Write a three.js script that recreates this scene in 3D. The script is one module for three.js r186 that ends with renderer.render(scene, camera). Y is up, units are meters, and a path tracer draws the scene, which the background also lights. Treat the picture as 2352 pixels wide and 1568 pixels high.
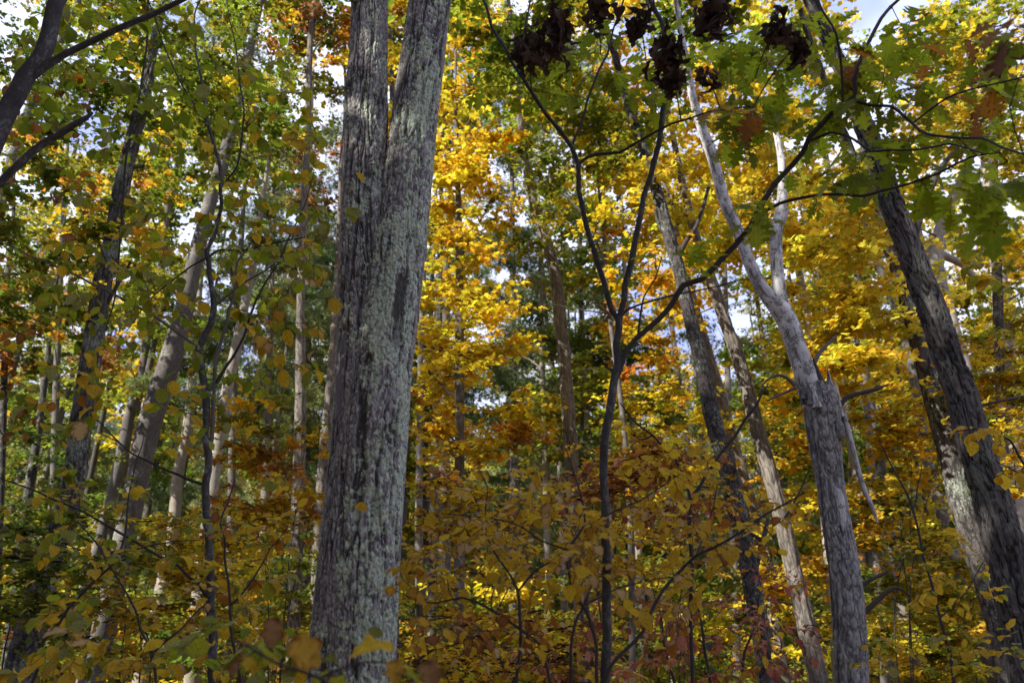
import * as THREE from 'three';
import { mergeGeometries } from 'three/addons/utils/BufferGeometryUtils.js';

// ---------------------------------------------------------------- camera, sky, sun, exposure
const FOV = 46, PITCH = 23.5 * Math.PI / 180, EYE = 1.6;
const scene = new THREE.Scene();
const camera = new THREE.PerspectiveCamera(FOV, 1024 / 682, 0.1, 900);
camera.position.set(0, EYE, 0);
camera.rotation.set(PITCH, 0, 0);
camera.focus = 5.2;
camera.userData.fStop = 2.9;
const SUN = new THREE.Vector3(-0.62, 0.66, 0.42).normalize();
const sun = new THREE.DirectionalLight(new THREE.Color(1.0, 0.95, 0.85), 5);
sun.position.copy(SUN).multiplyScalar(120);
sun.target.position.set(0, 0, -12);
sun.position.add(sun.target.position);
sun.castShadow = true;
sun.shadow.mapSize.set(4096, 4096);
Object.assign(sun.shadow.camera, { left: -60, right: 60, top: 60, bottom: -60, near: 1, far: 300 });
scene.add(sun, sun.target);
const renderer = new THREE.WebGLRenderer({ antialias: true });
renderer.toneMapping = THREE.LinearToneMapping;
renderer.toneMappingExposure = 2.05;
renderer.shadowMap.enabled = true;

// ---------------------------------------------------------------- random numbers and noise
function rngOf(seed) { let s = seed >>> 0; return () => { s = (s + 0x6d2b79f5) | 0; let t = Math.imul(s ^ (s >>> 15), 1 | s); t = (t + Math.imul(t ^ (t >>> 7), 61 | t)) ^ t; return ((t ^ (t >>> 14)) >>> 0) / 4294967296; }; }
let R = rngOf(7);
const rr = (a, b) => a + (b - a) * R();
const gauss = () => (R() + R() + R() + R() - 2) * 0.87;
const lerp = (a, b, t) => a + (b - a) * t, clamp = (x, a, b) => Math.min(b, Math.max(a, x));
const sstep = (a, b, x) => { const t = clamp((x - a) / (b - a), 0, 1); return t * t * (3 - 2 * t); };
const hash = (x, y) => { let h = Math.imul(x | 0, 374761393) + Math.imul(y | 0, 668265263) | 0; h = Math.imul(h ^ (h >>> 13), 1274126177); return ((h ^ (h >>> 16)) >>> 0) / 4294967296; };
const mod = (a, n) => ((a % n) + n) % n;
// value noise, periodic in x with period px (cells) and in y with py
function vn(x, y, px = 1e6, py = 1e6, s = 0) {
  const ix = Math.floor(x), iy = Math.floor(y); let fx = x - ix, fy = y - iy;
  fx = fx * fx * (3 - 2 * fx); fy = fy * fy * (3 - 2 * fy);
  const x0 = mod(ix, px) + s * 977, x1 = mod(ix + 1, px) + s * 977, y0 = mod(iy, py), y1 = mod(iy + 1, py);
  return lerp(lerp(hash(x0, y0), hash(x1, y0), fx), lerp(hash(x0, y1), hash(x1, y1), fx), fy);
}
function fbm(x, y, px, py, oct = 4, s = 0) { let v = 0, a = 0.5, t = 0; for (let i = 0; i < oct; i++) { v += a * vn(x, y, px, py, s + i); t += a; a *= 0.5; x *= 2; y *= 2; px *= 2; py *= 2; } return v / t; }
// cell noise, periodic: [F2 - F1, id]
const WO = [0, 0];
function worley(x, y, px, py, s = 0) {
  const ix = Math.floor(x), iy = Math.floor(y); let f1 = 9, f2 = 9, id = 0;
  for (let j = -1; j <= 1; j++) for (let i = -1; i <= 1; i++) {
    const cx = mod(ix + i, px) + s * 613, cy = mod(iy + j, py);
    const dx = ix + i + hash(cx, cy) - x, dy = iy + j + hash(cx + 5011, cy + 77) - y, d = Math.sqrt(dx * dx + dy * dy);
    if (d < f1) { f2 = f1; f1 = d; id = hash(cx + 31, cy + 901); } else if (d < f2) f2 = d;
  }
  WO[0] = f2 - f1; WO[1] = id; return WO;
}

// ---------------------------------------------------------------- sky: pale blue with thin bright cloud
{
  const W = 1024, H = 512, d = new Float32Array(W * H * 4);
  for (let y = 0; y < H; y++) {
    const el = ((y + 0.5) / H - 0.5) * Math.PI, h = Math.max(0, Math.sin(el));
    for (let x = 0; x < W; x++) {
      const az = x / W * 32, c = sstep(0.36, 0.66, fbm(az, h * 9 + 3, 32, 1e6, 5, 3)), o = (y * W + x) * 4;
      const base = [lerp(0.33, 0.28, Math.pow(h, 0.6)), lerp(0.385, 0.345, Math.pow(h, 0.6)), lerp(0.68, 0.70, Math.pow(h, 0.6))];
      const k = el < 0 ? 0.35 : 1;
      for (let i = 0; i < 3; i++) d[o + i] = lerp(base[i], [0.78, 0.82, 0.92][i], c * 0.7) * k;
      d[o + 3] = 1;
    }
  }
  const t = new THREE.DataTexture(d, W, H, THREE.RGBAFormat, THREE.FloatType);
  t.mapping = THREE.EquirectangularReflectionMapping; t.magFilter = THREE.LinearFilter; t.needsUpdate = true;
  scene.background = t; scene.environment = t;
}

// ---------------------------------------------------------------- picture measure: a point of the photograph (2352 px wide) at a depth in metres
const F = 784 / Math.tan(FOV * Math.PI / 360), CP = Math.cos(PITCH), SP = Math.sin(PITCH);
const V = (x, y, z) => new THREE.Vector3(x, y, z);
function at(px, py, D) { const x = (px - 1176) / F, y = -(py - 784) / F, s = D / (CP - y * SP); return V(x * s, EYE + (y * CP + SP) * s, -D); }
const mpp = (py, D) => D / (CP + (py - 784) / F * SP) / F;   // metres per pixel there

// ---------------------------------------------------------------- textures and materials
function dataTex(W, H, fn, srgb) {
  const a = new Uint8Array(W * H * 4), c = [0, 0, 0];
  for (let y = 0; y < H; y++) for (let x = 0; x < W; x++) { fn(x / W, y / H, c); const o = (y * W + x) * 4; for (let i = 0; i < 3; i++) a[o + i] = clamp(Math.round((srgb ? Math.pow(Math.max(0, c[i]), 1 / 2.2) : c[i]) * 255), 0, 255); a[o + 3] = 255; }
  const t = new THREE.DataTexture(a, W, H, THREE.RGBAFormat); t.wrapS = t.wrapT = THREE.RepeatWrapping; t.magFilter = t.minFilter = THREE.LinearFilter; if (srgb) t.colorSpace = THREE.SRGBColorSpace; t.needsUpdate = true; return t;
}
// a bark: fn(u, v, out) with u, v in 0..1 over a tile of tw x th metres, out = [height, r, g, b] linear
function bark(name, W, H, tw, th, bump, fn) {
  const hgt = new Float32Array(W * H), col = new Float32Array(W * H * 3), o = [0, 0, 0, 0];
  for (let y = 0; y < H; y++) for (let x = 0; x < W; x++) { fn(x / W, y / H, o); const i = y * W + x; hgt[i] = o[0]; col[i * 3] = o[1]; col[i * 3 + 1] = o[2]; col[i * 3 + 2] = o[3]; }
  let k = 0;
  const map = dataTex(W, H, (u, v, c) => { c[0] = col[k]; c[1] = col[k + 1]; c[2] = col[k + 2]; k += 3; }, true);
  k = 0; const bm = dataTex(W, H, (u, v, c) => { c[0] = c[1] = c[2] = hgt[k++]; }, false);
  const m = new THREE.MeshStandardMaterial({ map, bumpMap: bm, bumpScale: bump, roughness: 0.95 }); m.name = name;
  const look = (u, v) => { const x = mod(u * W - 0.5, W), y = mod(v * H - 0.5, H), x0 = Math.floor(x), y0 = Math.floor(y), x1 = (x0 + 1) % W, y1 = (y0 + 1) % H, fx = x - x0, fy = y - y0; return lerp(lerp(hgt[y0 * W + x0], hgt[y0 * W + x1], fx), lerp(hgt[y1 * W + x0], hgt[y1 * W + x1], fx), fy); };
  return { m, tw, th, look };
}
const mixc = (o, r, g, b, t) => { o[1] = lerp(o[1], r, t); o[2] = lerp(o[2], g, t); o[3] = lerp(o[3], b, t); };
const setc = (o, r, g, b) => { o[1] = r; o[2] = g; o[3] = b; };
function plates(u, v, nx, ny, s) { const w = (fbm(u * 6, v * 9, 6, 9, 3, s + 40) - 0.5) * 0.22; worley((u + w / nx * 2) * nx, v * ny, nx, ny, s); return sstep(0.02, 0.34, WO[0]); }
// sinuous vertical fissures: 0 in the fissure, 1 on the ridge
function fissure(u, v, nx, ny, s, w = 0.3) { const d = (fbm(u * 5, v * 4, 5, 4, 3, s + 30) - 0.5) * 0.12, a = Math.abs(fbm((u + d * 3 / nx) * nx, v * ny, nx, ny, 3, s) * 2 - 1), b = Math.abs(fbm(u * nx * 2, v * ny * 2, nx * 2, ny * 2, 3, s + 4) * 2 - 1); return sstep(0.0, w, a) * (0.45 + 0.55 * sstep(0.0, w * 0.8, b)); }
// furrowed bark with grey-green lichen
function furrowed(o, u, v, nx, ny, s, base, lichen, lx, ly) {
  const a = fissure(u, v, nx, ny, s), b = plates(u, v, nx * 2, ny * 4, s + 9), id = WO[1], f = fbm(u * nx * 6, v * ny * 9, nx * 6, ny * 9, 3, s + 2);
  o[0] = 0.6 * a + 0.15 * a * b + 0.25 * f;
  const t = 0.7 + 0.3 * id + 0.8 * (f - 0.5), g = 0.14 + 0.86 * a * (0.7 + 0.3 * b);
  setc(o, base[0] * t * g, base[1] * t * g, base[2] * t * g);
  const spots = fbm(u * nx * 6, v * ny * 8, nx * 6, ny * 8, 3, s + 5), big = fbm(u * lx, v * ly, lx, ly, 3, s + 6);
  const l = sstep(1 - lichen - 0.05, 1 - lichen + 0.06, big * 0.6 + spots * 0.4) * (0.4 + 0.6 * a);
  const q = 0.75 + 0.6 * (f - 0.5); mixc(o, 0.36 * q, 0.42 * q, 0.33 * q, l); o[0] += l * 0.06;
  return l;
}
const B = {};
B.furrow = bark('furrowed_bark', 512, 1024, 0.9, 1.8, 0.006, (u, v, o) => furrowed(o, u, v, 14, 9, 1, [0.15, 0.13, 0.12], 0.42, 3, 5));
B.darkfurrow = bark('dark_bark', 512, 1024, 0.9, 1.8, 0.006, (u, v, o) => furrowed(o, u, v, 13, 9, 14, [0.10, 0.085, 0.08], 0.36, 3, 6));
B.shag = bark('shaggy_bark', 512, 1024, 0.9, 2.2, 0.012, (u, v, o) => {
  const a = fissure(u, v, 22, 7, 21, 0.15), f = fbm(u * 70, v * 10, 70, 10, 3, 22), s = fbm(u * 150, v * 60, 150, 60, 2, 23); worley((u + 0.06 * f) * 12, v * 9, 12, 9, 24); const id = WO[1], e = sstep(0.0, 0.16, WO[0]), lift = mod(v * 5 + id, 1);
  o[0] = a * (0.45 + 0.3 * lift) + 0.25 * f; const g = (0.16 + 0.84 * a) * (0.55 + 0.45 * e) * (0.75 + 0.3 * id + 0.9 * (f - 0.5) + 0.5 * (s - 0.5)); setc(o, 0.105 * g, 0.092 * g, 0.088 * g);
  const l = sstep(0.54, 0.68, fbm(u * 4, v * 6, 4, 6, 5, 25)) * 0.4 * a; mixc(o, 0.16, 0.185, 0.145, l);
});
B.hick = bark('grey_brown_bark', 512, 1024, 0.8, 2.0, 0.006, (u, v, o) => {
  const a = fissure(u, v, 18, 5, 31, 0.2), f = fbm(u * 60, v * 24, 60, 24, 3, 32), big = fbm(u * 3, v * 5, 3, 5, 3, 33); worley((u + 0.04 * f) * 12, v * 7, 12, 7, 35); const e = sstep(0.0, 0.12, WO[0]);
  o[0] = a * 0.65 + 0.3 * f; const g = (0.35 + 0.65 * a) * (0.6 + 0.4 * e) * (0.9 + 0.8 * (f - 0.5)) * (0.7 + 0.6 * big); setc(o, 0.25 * g, 0.215 * g, 0.18 * g);
});
B.plain = bark('fine_grey_bark', 512, 512, 0.8, 0.8, 0.003, (u, v, o) => {
  const f = fbm(u * 40, v * 16, 40, 16, 4, 42), s = fbm(u * 90, v * 90, 90, 90, 2, 43), big = fbm(u * 3, v * 3, 3, 3, 3, 44);
  o[0] = f * 0.6 + s * 0.4; const g = 0.55 + 0.7 * (f - 0.3) + 0.5 * (s - 0.5) + 0.5 * (big - 0.5); setc(o, 0.175 * g, 0.155 * g, 0.14 * g); mixc(o, 0.42, 0.43, 0.38, 0.5 * sstep(0.58, 0.68, s * 0.5 + big * 0.5));
});
B.pale = bark('pale_bark', 512, 512, 0.8, 0.8, 0.003, (u, v, o) => {
  const f = fbm(u * 24, v * 12, 24, 12, 4, 52), s = fbm(u * 70, v * 50, 70, 50, 2, 53), big = fbm(u * 3, v * 4, 3, 4, 3, 54);
  o[0] = f * 0.6 + s * 0.4; const g = 0.75 + 0.5 * (f - 0.4) + 0.35 * (s - 0.5) + 0.4 * (big - 0.5); setc(o, 0.36 * g, 0.32 * g, 0.265 * g);
});
B.smooth = bark('smooth_sapling_bark', 256, 512, 0.14, 0.6, 0.0012, (u, v, o) => {
  const f = fbm(u * 8, v * 30, 8, 30, 3, 62), s = fbm(u * 30, v * 40, 30, 40, 2, 63), big = fbm(u * 2, v * 8, 2, 8, 3, 64);
  o[0] = f * 0.6 + s * 0.4; const g = 0.55 + 0.8 * (big - 0.4) + 0.4 * (f - 0.5); setc(o, 0.13 * g, 0.12 * g, 0.12 * g);
  mixc(o, 0.30, 0.31, 0.31, 0.75 * sstep(0.56, 0.68, s * 0.45 + big * 0.3 + f * 0.25)); mixc(o, 0.02, 0.02, 0.02, 0.7 * sstep(0.62, 0.75, fbm(u * 3, v * 14, 3, 14, 3, 66)));
});
B.wood = bark('weathered_wood', 512, 1024, 0.8, 1.6, 0.004, (u, v, o) => {
  const w = (fbm(u * 4, v * 3, 4, 3, 3, 70) - 0.5) * 0.1, f = fbm((u + w) * 60, v * 6, 60, 6, 4, 72), c = fbm((u + w) * 30, v * 3, 30, 3, 3, 73), big = fbm(u * 4, v * 6, 4, 6, 4, 74), sp = fbm(u * 50, v * 60, 50, 60, 3, 77);
  const crack = sstep(0.30, 0.24, c); o[0] = 0.6 * f + 0.4 - 0.5 * crack; const g = (0.9 + 0.4 * (f - 0.5) + 0.7 * (big - 0.5) + 0.4 * (sp - 0.5)) * (1 - 0.75 * crack); setc(o, 0.58 * g, 0.57 * g, 0.58 * g);
  mixc(o, 0.13, 0.115, 0.10, 0.85 * sstep(0.53, 0.63, fbm(u * 6, v * 8, 6, 8, 5, 76) * 0.6 + sp * 0.4));
});
B.scaly = bark('scaly_grey_bark', 512, 1024, 0.8, 1.6, 0.008, (u, v, o) => {
  const a = fissure(u, v, 26, 14, 81, 0.3), f = fbm(u * 80, v * 70, 80, 70, 3, 82), c = sstep(0.36, 0.28, fbm(u * 14, v * 2, 14, 2, 4, 83)), big = fbm(u * 5, v * 6, 5, 6, 4, 84);
  o[0] = 0.5 * a + 0.5 * f - 0.35 * c; const g = (0.35 + 0.65 * a) * (0.85 + 1.1 * (f - 0.5) + 0.7 * (big - 0.5)) * (1 - 0.7 * c); setc(o, 0.35 * g, 0.335 * g, 0.335 * g);
  mixc(o, 0.29, 0.31, 0.31, 0.4 * sstep(0.52, 0.66, fbm(u * 9, v * 12, 9, 12, 4, 85)) * a);
});
B.darksmooth = bark('dark_sapling_bark', 256, 512, 0.14, 0.6, 0.0012, (u, v, o) => {
  const f = fbm(u * 8, v * 30, 8, 30, 3, 162), s = fbm(u * 30, v * 40, 30, 40, 2, 163), big = fbm(u * 2, v * 8, 2, 8, 3, 164);
  o[0] = f * 0.6 + s * 0.4; const g = 0.6 + 0.8 * (big - 0.4) + 0.5 * (f - 0.5); setc(o, 0.075 * g, 0.066 * g, 0.063 * g); mixc(o, 0.17, 0.17, 0.165, 0.7 * sstep(0.58, 0.68, s * 0.45 + big * 0.3 + f * 0.25));
});
const flat = (name, r, g, b, rough = 0.9) => { const m = new THREE.MeshStandardMaterial({ color: new THREE.Color().setRGB(r, g, b), roughness: rough }); m.name = name; return m; };
B.twig = { m: flat('dark_twig', 0.045, 0.036, 0.032), tw: 1, th: 1 };
B.greytwig = { m: flat('grey_twig', 0.13, 0.115, 0.10), tw: 1, th: 1 };
B.paletwig = { m: flat('dead_pale_twig', 0.40, 0.36, 0.29), tw: 1, th: 1 };

// ---------------------------------------------------------------- tubes
// pts: Vector3 list, rad: radius list; returns a tube with real length in its uv; opt.disp metres of bark relief
function tube(pts, rad, b, opt = {}) {
  const radial = opt.radial ?? 8, step = opt.step ?? 0.25, off = opt.off ?? V(0, 0, 0), curve = new THREE.CatmullRomCurve3(pts, false, 'centripetal');
  const n = pts.length - 1; let len = 0; for (let i = 0; i < n; i++) len += pts[i].distanceTo(pts[i + 1]);
  const N = Math.max(n * (opt.sub ?? 2), Math.ceil(len / step)), P = [], Rd = [];
  for (let i = 0; i <= N; i++) { const t = i / N, k = Math.min(n - 1, Math.floor(t * n)), f = t * n - k, e = f * f * (3 - 2 * f); P.push(curve.getPoint(t)); Rd.push(lerp(rad[k], rad[k + 1], (f + e) / 2)); }
  let rmax = 0; for (const r of rad) rmax = Math.max(rmax, r);
  const rm = rad[Math.floor(rad.length / 2)], circ = 2 * Math.PI * rm, rep = Math.max(1, Math.round(circ / b.tw)), sc = clamp(circ / rep / b.tw, 0.35, 2);
  const pos = new Float32Array((N + 1) * (radial + 1) * 3), uv = new Float32Array((N + 1) * (radial + 1) * 2), idx = [];
  let T = P[1].clone().sub(P[0]).normalize(), X = V(1, 0, 0), L = 0; X.sub(T.clone().multiplyScalar(X.dot(T))).normalize(); if (!isFinite(X.x) || X.length() < 0.5) X = V(0, 0, 1);
  const u0 = opt.own ? 0 : R(), v0 = opt.own ? 0 : R();
  for (let i = 0; i <= N; i++) {
    if (i) L += P[i].distanceTo(P[i - 1]);
    T = P[Math.min(N, i + 1)].clone().sub(P[Math.max(0, i - 1)]).normalize(); X.sub(T.clone().multiplyScalar(X.dot(T))).normalize();
    const Y = T.clone().cross(X);
    for (let j = 0; j <= radial; j++) {
      const a = j / radial * Math.PI * 2, u = opt.own ? j / radial : u0 + j / radial * rep, v = opt.own ? (opt.own(P[i], i / N)) : v0 + L / (b.th * sc);
      let r = Rd[i];
      if (opt.disp) r += opt.disp * ((b.look ? b.look(opt.own ? u : u0 + (j % radial) / radial * rep, v) : 0.5) - 0.6);
      if (opt.wob) r *= 1 + opt.wob * ((fbm(Math.cos(a) * 0.9 + 5, L * 1.1 + Math.sin(a) * 0.9, 1e6, 1e6, 2, opt.seed ?? 3) - 0.5) * 2);
      const o = (i * (radial + 1) + j) * 3, c = Math.cos(a) * r, s = Math.sin(a) * r;
      pos[o] = P[i].x + X.x * c + Y.x * s - off.x; pos[o + 1] = P[i].y + X.y * c + Y.y * s - off.y; pos[o + 2] = P[i].z + X.z * c + Y.z * s - off.z;
      const q = (i * (radial + 1) + j) * 2; uv[q] = u; uv[q + 1] = v;
    }
  }
  const W = radial + 1;
  for (let i = 0; i < N; i++) for (let j = 0; j < radial; j++) { const a = i * W + j; idx.push(a, a + 1, a + W, a + 1, a + W + 1, a + W); }
  const nor = new Float32Array(pos.length), g = (i, j, k) => pos[(clamp(i, 0, N) * W + mod(j, radial)) * 3 + k];
  for (let i = 0; i <= N; i++) for (let j = 0; j <= radial; j++) {
    const ax = g(i + 1, j, 0) - g(i - 1, j, 0), ay = g(i + 1, j, 1) - g(i - 1, j, 1), az = g(i + 1, j, 2) - g(i - 1, j, 2), bx = g(i, j + 1, 0) - g(i, j - 1, 0), by = g(i, j + 1, 1) - g(i, j - 1, 1), bz = g(i, j + 1, 2) - g(i, j - 1, 2);
    let x = by * az - bz * ay, y = bz * ax - bx * az, z = bx * ay - by * ax; const l = Math.hypot(x, y, z) || 1, o = (i * W + j) * 3; nor[o] = x / l; nor[o + 1] = y / l; nor[o + 2] = z / l;
  }
  const G = new THREE.BufferGeometry(); G.setAttribute('position', new THREE.BufferAttribute(pos, 3)); G.setAttribute('normal', new THREE.BufferAttribute(nor, 3)); G.setAttribute('uv', new THREE.BufferAttribute(uv, 2)); G.setIndex(idx); return G;
}
const FPL = 2 * F / 2;
// a line of picture points [px, py, width px, depth?] as points and radii
function line(pts, D) { return [pts.map((p) => at(p[0], p[1], p[3] ?? D)), pts.map((p) => Math.max(0.0012, p[2] / 2 * mpp(p[1], p[3] ?? D)))]; }
function meshOf(name, g, m, parent) { const o = new THREE.Mesh(g, m); o.name = name; o.castShadow = o.receiveShadow = true; parent.add(o); return o; }
const used = {};
function numbered(n) { used[n] = (used[n] ?? -1) + 1; return used[n] ? n + '_' + String(used[n]).padStart(3, '0') : n; }
function thing(name, label, category, p, group) { const o = new THREE.Group(); o.name = numbered(name); o.position.copy(p); o.userData = { label, category }; if (group) o.userData.group = group; scene.add(o); return o; }

// ---------------------------------------------------------------- leaves
// strip leaf along +y, blade in the xz-normal plane z up; w(t) half width, fold, curl
function stripLeaf(len, n, w, fold, curl, roll = 0, wave = 0, sd = 0) {
  const pos = [], uv = [], idx = []; let y = 0, z = 0, ang = curl * -0.25;
  for (let i = 0; i <= n; i++) {
    const t = i / n, hw = w(t) * len; if (i) { ang += curl / n; y += Math.cos(ang) * len / n; z -= Math.sin(ang) * len / n; }
    for (let k = -1; k <= 1; k++) {
      const a = fold + roll * t, wz = wave * len * (k ? Math.sin(t * 17 + sd * 3 + k * 2) : 0), e = 1 + (k ? (hash(i + 9 * sd, k + 5) - 0.5) * 0.16 : 0);
      pos.push(k * hw * e * Math.cos(a), y + (k ? hw * 0.22 : 0), z + Math.abs(k) * hw * Math.sin(a) + wz); uv.push(0.5 + k * 0.5 * Math.min(1, hw / (0.42 * len)), t);
    }
    if (i) { const a = (i - 1) * 3, b = i * 3; idx.push(a, a + 1, b, a + 1, b + 1, b, a + 1, a + 2, b + 1, a + 2, b + 2, b + 1); }
  }
  const g = new THREE.BufferGeometry(); g.setAttribute('position', new THREE.Float32BufferAttribute(pos, 3)); g.setAttribute('uv', new THREE.Float32BufferAttribute(uv, 2)); g.setIndex(idx); g.computeVertexNormals(); return g;
}
const ovate = (t) => 0.40 * Math.pow(Math.sin(Math.PI * Math.pow(clamp(t * 0.97 + 0.015, 0, 1), 0.78)), 0.85);
const lance = (t) => 0.24 * Math.pow(Math.sin(Math.PI * Math.pow(clamp(t * 0.97 + 0.015, 0, 1), 0.85)), 0.9);
// lobed outline, red-oak like: pointed lobes with side teeth
function oakLeaf(len, sd, curl, fold) {
  const s = new THREE.Shape(), h = (k) => hash(sd * 17 + k, k * 3 + 1), rt = [];
  const lob = [[0.10, 0.05, 0.17, 0.20, 0.25], [0.30, 0.10, 0.36, 0.36, 0.50], [0.50, 0.13, 0.57, 0.40, 0.74], [0.73, 0.11, 0.80, 0.25, 0.92]];
  const side = (m) => lob.flatMap(([sy, sx, ly, lx, ty], i) => { const j = 1 + (h(i + m * 7) - 0.5) * 0.25; return [[sx, sy], [lx * 0.72 * j, ly - 0.055], [lx * 0.78 * j, ly - 0.005], [lx * j, ly + 0.035], [lx * 0.86 * j, ly + 0.065], [lx * 0.80 * j, lerp(ly, ty, 0.72)], [lx * 0.55 * j, lerp(ly, ty, 0.6)]]; });
  rt.push([0.012, 0], ...side(0), [0.06, 0.93], [0, 1.03]); const lf = [...side(1), [0.06, 0.93]].reverse().map(([x, y]) => [-x, y]);
  const o = [...rt, ...lf, [-0.012, 0]]; o.forEach(([x, y], i) => (i ? s.lineTo(x * len, y * len) : s.moveTo(x * len, y * len)));
  // cut on a few bands so that the blade can bend
  const g0 = new THREE.ShapeGeometry(s), p = g0.attributes.position, uv = [];
  for (let i = 0; i < p.count; i++) {
    const x = p.getX(i), y = p.getY(i), t = y / len; uv.push(0.5 + x / len, t);
    const a = curl * (t - 0.25), yy = len * (Math.abs(curl) > 0.01 ? (Math.sin(a) - Math.sin(-0.25 * curl)) / curl : t), zz = len * (Math.abs(curl) > 0.01 ? (Math.cos(a) - Math.cos(-0.25 * curl)) / curl : 0);
    p.setXYZ(i, x * Math.cos(fold), yy, zz + Math.abs(x) * Math.sin(fold) + 0.03 * len * Math.sin(x / len * 9 + sd) * Math.sin(t * 7 + sd));
  }
  g0.setAttribute('uv', new THREE.Float32BufferAttribute(uv, 2)); g0.computeVertexNormals(); return g0;
}
const LEAF = { ovate: [], oak: [], lance: [], curled: [], maple: [] };
for (let i = 0; i < 8; i++) {
  LEAF.ovate.push(stripLeaf(1, 8, ovate, rr(0.05, 0.6), rr(-0.5, 1.4), rr(-0.5, 0.5), rr(0.005, 0.05), i));
  LEAF.lance.push(stripLeaf(1, 6, lance, rr(0.1, 0.5), rr(0, 1.0), 0, 0.01, i));
  LEAF.oak.push(oakLeaf(1, i, rr(0.2, 1.0), rr(0.0, 0.3)));
  LEAF.maple.push(stripLeaf(1, 14, (t) => (0.14 + 0.30 * Math.sin(Math.PI * Math.min(1, t * 1.05))) * (0.6 + 0.55 * Math.abs(Math.sin(t * 8.5 + 0.4))) * (1 - 0.8 * t * t * t), rr(0.2, 0.9), rr(0.3, 1.8), rr(-0.8, 0.8), 0.05, i));
  LEAF.curled.push(stripLeaf(1, 16, (t) => (0.06 + 0.20 * Math.sin(Math.PI * t)) * (0.25 + 1.0 * Math.abs(Math.sin(t * 10 + i))) * (1 - 0.8 * t * t * t), rr(0.8, 1.5), rr(1.2, 3.6), rr(-1.2, 1.2), 0.03, i));
}
// leaf blades: pale veins, brown specks, burnt edges
const veins = (u, v) => { const x = Math.abs(u - 0.5), s = mod(v * 8 - x * 7, 1); return Math.max(sstep(0.022, 0.008, x), 0.6 * sstep(0.12, 0.04, Math.min(s, 1 - s)) * sstep(0.0, 0.06, x)); };
const bladeTex = (kind) => dataTex(128, 128, (u, v, c) => {
  const n = fbm(u * 6, v * 6, 6, 6, 4, 90 + kind), f = fbm(u * 24, v * 24, 24, 24, 2, 95 + kind), x = Math.abs(u - 0.5) * 2, ve = veins(u, v); let g = 0.68 + 0.3 * n + 0.1 * (f - 0.5) + 0.22 * ve; setC(c, g, g, g);
  const brown = kind === 1 ? sstep(0.60, 0.68, f * 0.6 + n * 0.4) * (1 - 0.6 * ve) : kind === 2 ? sstep(0.62, 0.86, n * 0.75 + 0.45 * Math.max(x, Math.abs(v - 0.45) * 1.9)) : sstep(0.70, 0.76, f * 0.6 + n * 0.4);
  c[0] = lerp(c[0], 0.34, brown); c[1] = lerp(c[1], 0.20, brown); c[2] = lerp(c[2], 0.16, brown);
}, false);
function setC(c, r, g, b) { c[0] = r; c[1] = g; c[2] = b; }
const BLADE = [bladeTex(0), bladeTex(1), bladeTex(2)];
BLADE.forEach((t) => { t.wrapS = t.wrapT = THREE.ClampToEdgeWrapping; });
const leafMats = {};
function leafMat(name, rgb, blade = 0, tr = 0.58) {
  if (leafMats[name]) return leafMats[name];
  const m = new THREE.MeshPhysicalMaterial({ color: new THREE.Color().setRGB(...rgb), map: BLADE[blade], roughness: 1, transmission: tr, thickness: 0, side: THREE.DoubleSide, specularIntensity: 0.2 }); m.name = name; return (leafMats[name] = m);
}
const LM = {
  green: [leafMat('green_leaf', [0.33, 0.41, 0.018], 1, 0.68), leafMat('dark_green_leaf', [0.22, 0.29, 0.018], 0, 0.65), leafMat('fresh_green_leaf', [0.40, 0.46, 0.024], 0, 0.68)],
  olive: [leafMat('olive_leaf', [0.27, 0.29, 0.03], 1), leafMat('pale_olive_leaf', [0.36, 0.36, 0.10], 1), leafMat('yellow_green_leaf', [0.40, 0.40, 0.03], 1)],
  yellow: [leafMat('yellow_leaf', [0.84, 0.58, 0.035], 1), leafMat('gold_leaf', [0.76, 0.48, 0.03], 1), leafMat('mustard_leaf', [0.66, 0.43, 0.035], 1)],
  tan: [leafMat('tan_leaf', [0.68, 0.47, 0.20], 2), leafMat('ochre_leaf', [0.64, 0.38, 0.05], 2)],
  orange: [leafMat('orange_leaf', [0.50, 0.21, 0.03], 1), leafMat('rust_leaf', [0.34, 0.14, 0.04], 2)],
  red: [leafMat('red_leaf', [0.56, 0.17, 0.10], 0), leafMat('pink_red_leaf', [0.62, 0.26, 0.18], 1), leafMat('maroon_leaf', [0.36, 0.10, 0.07], 0)],
  brown: [leafMat('brown_leaf', [0.34, 0.18, 0.075], 2, 0.4), leafMat('dark_brown_leaf', [0.20, 0.10, 0.055], 2, 0.3)],
  black: [leafMat('withered_leaf', [0.13, 0.09, 0.075], 1, 0.15), leafMat('dark_withered_leaf', [0.075, 0.054, 0.046], 0, 0.1)],
};
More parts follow.
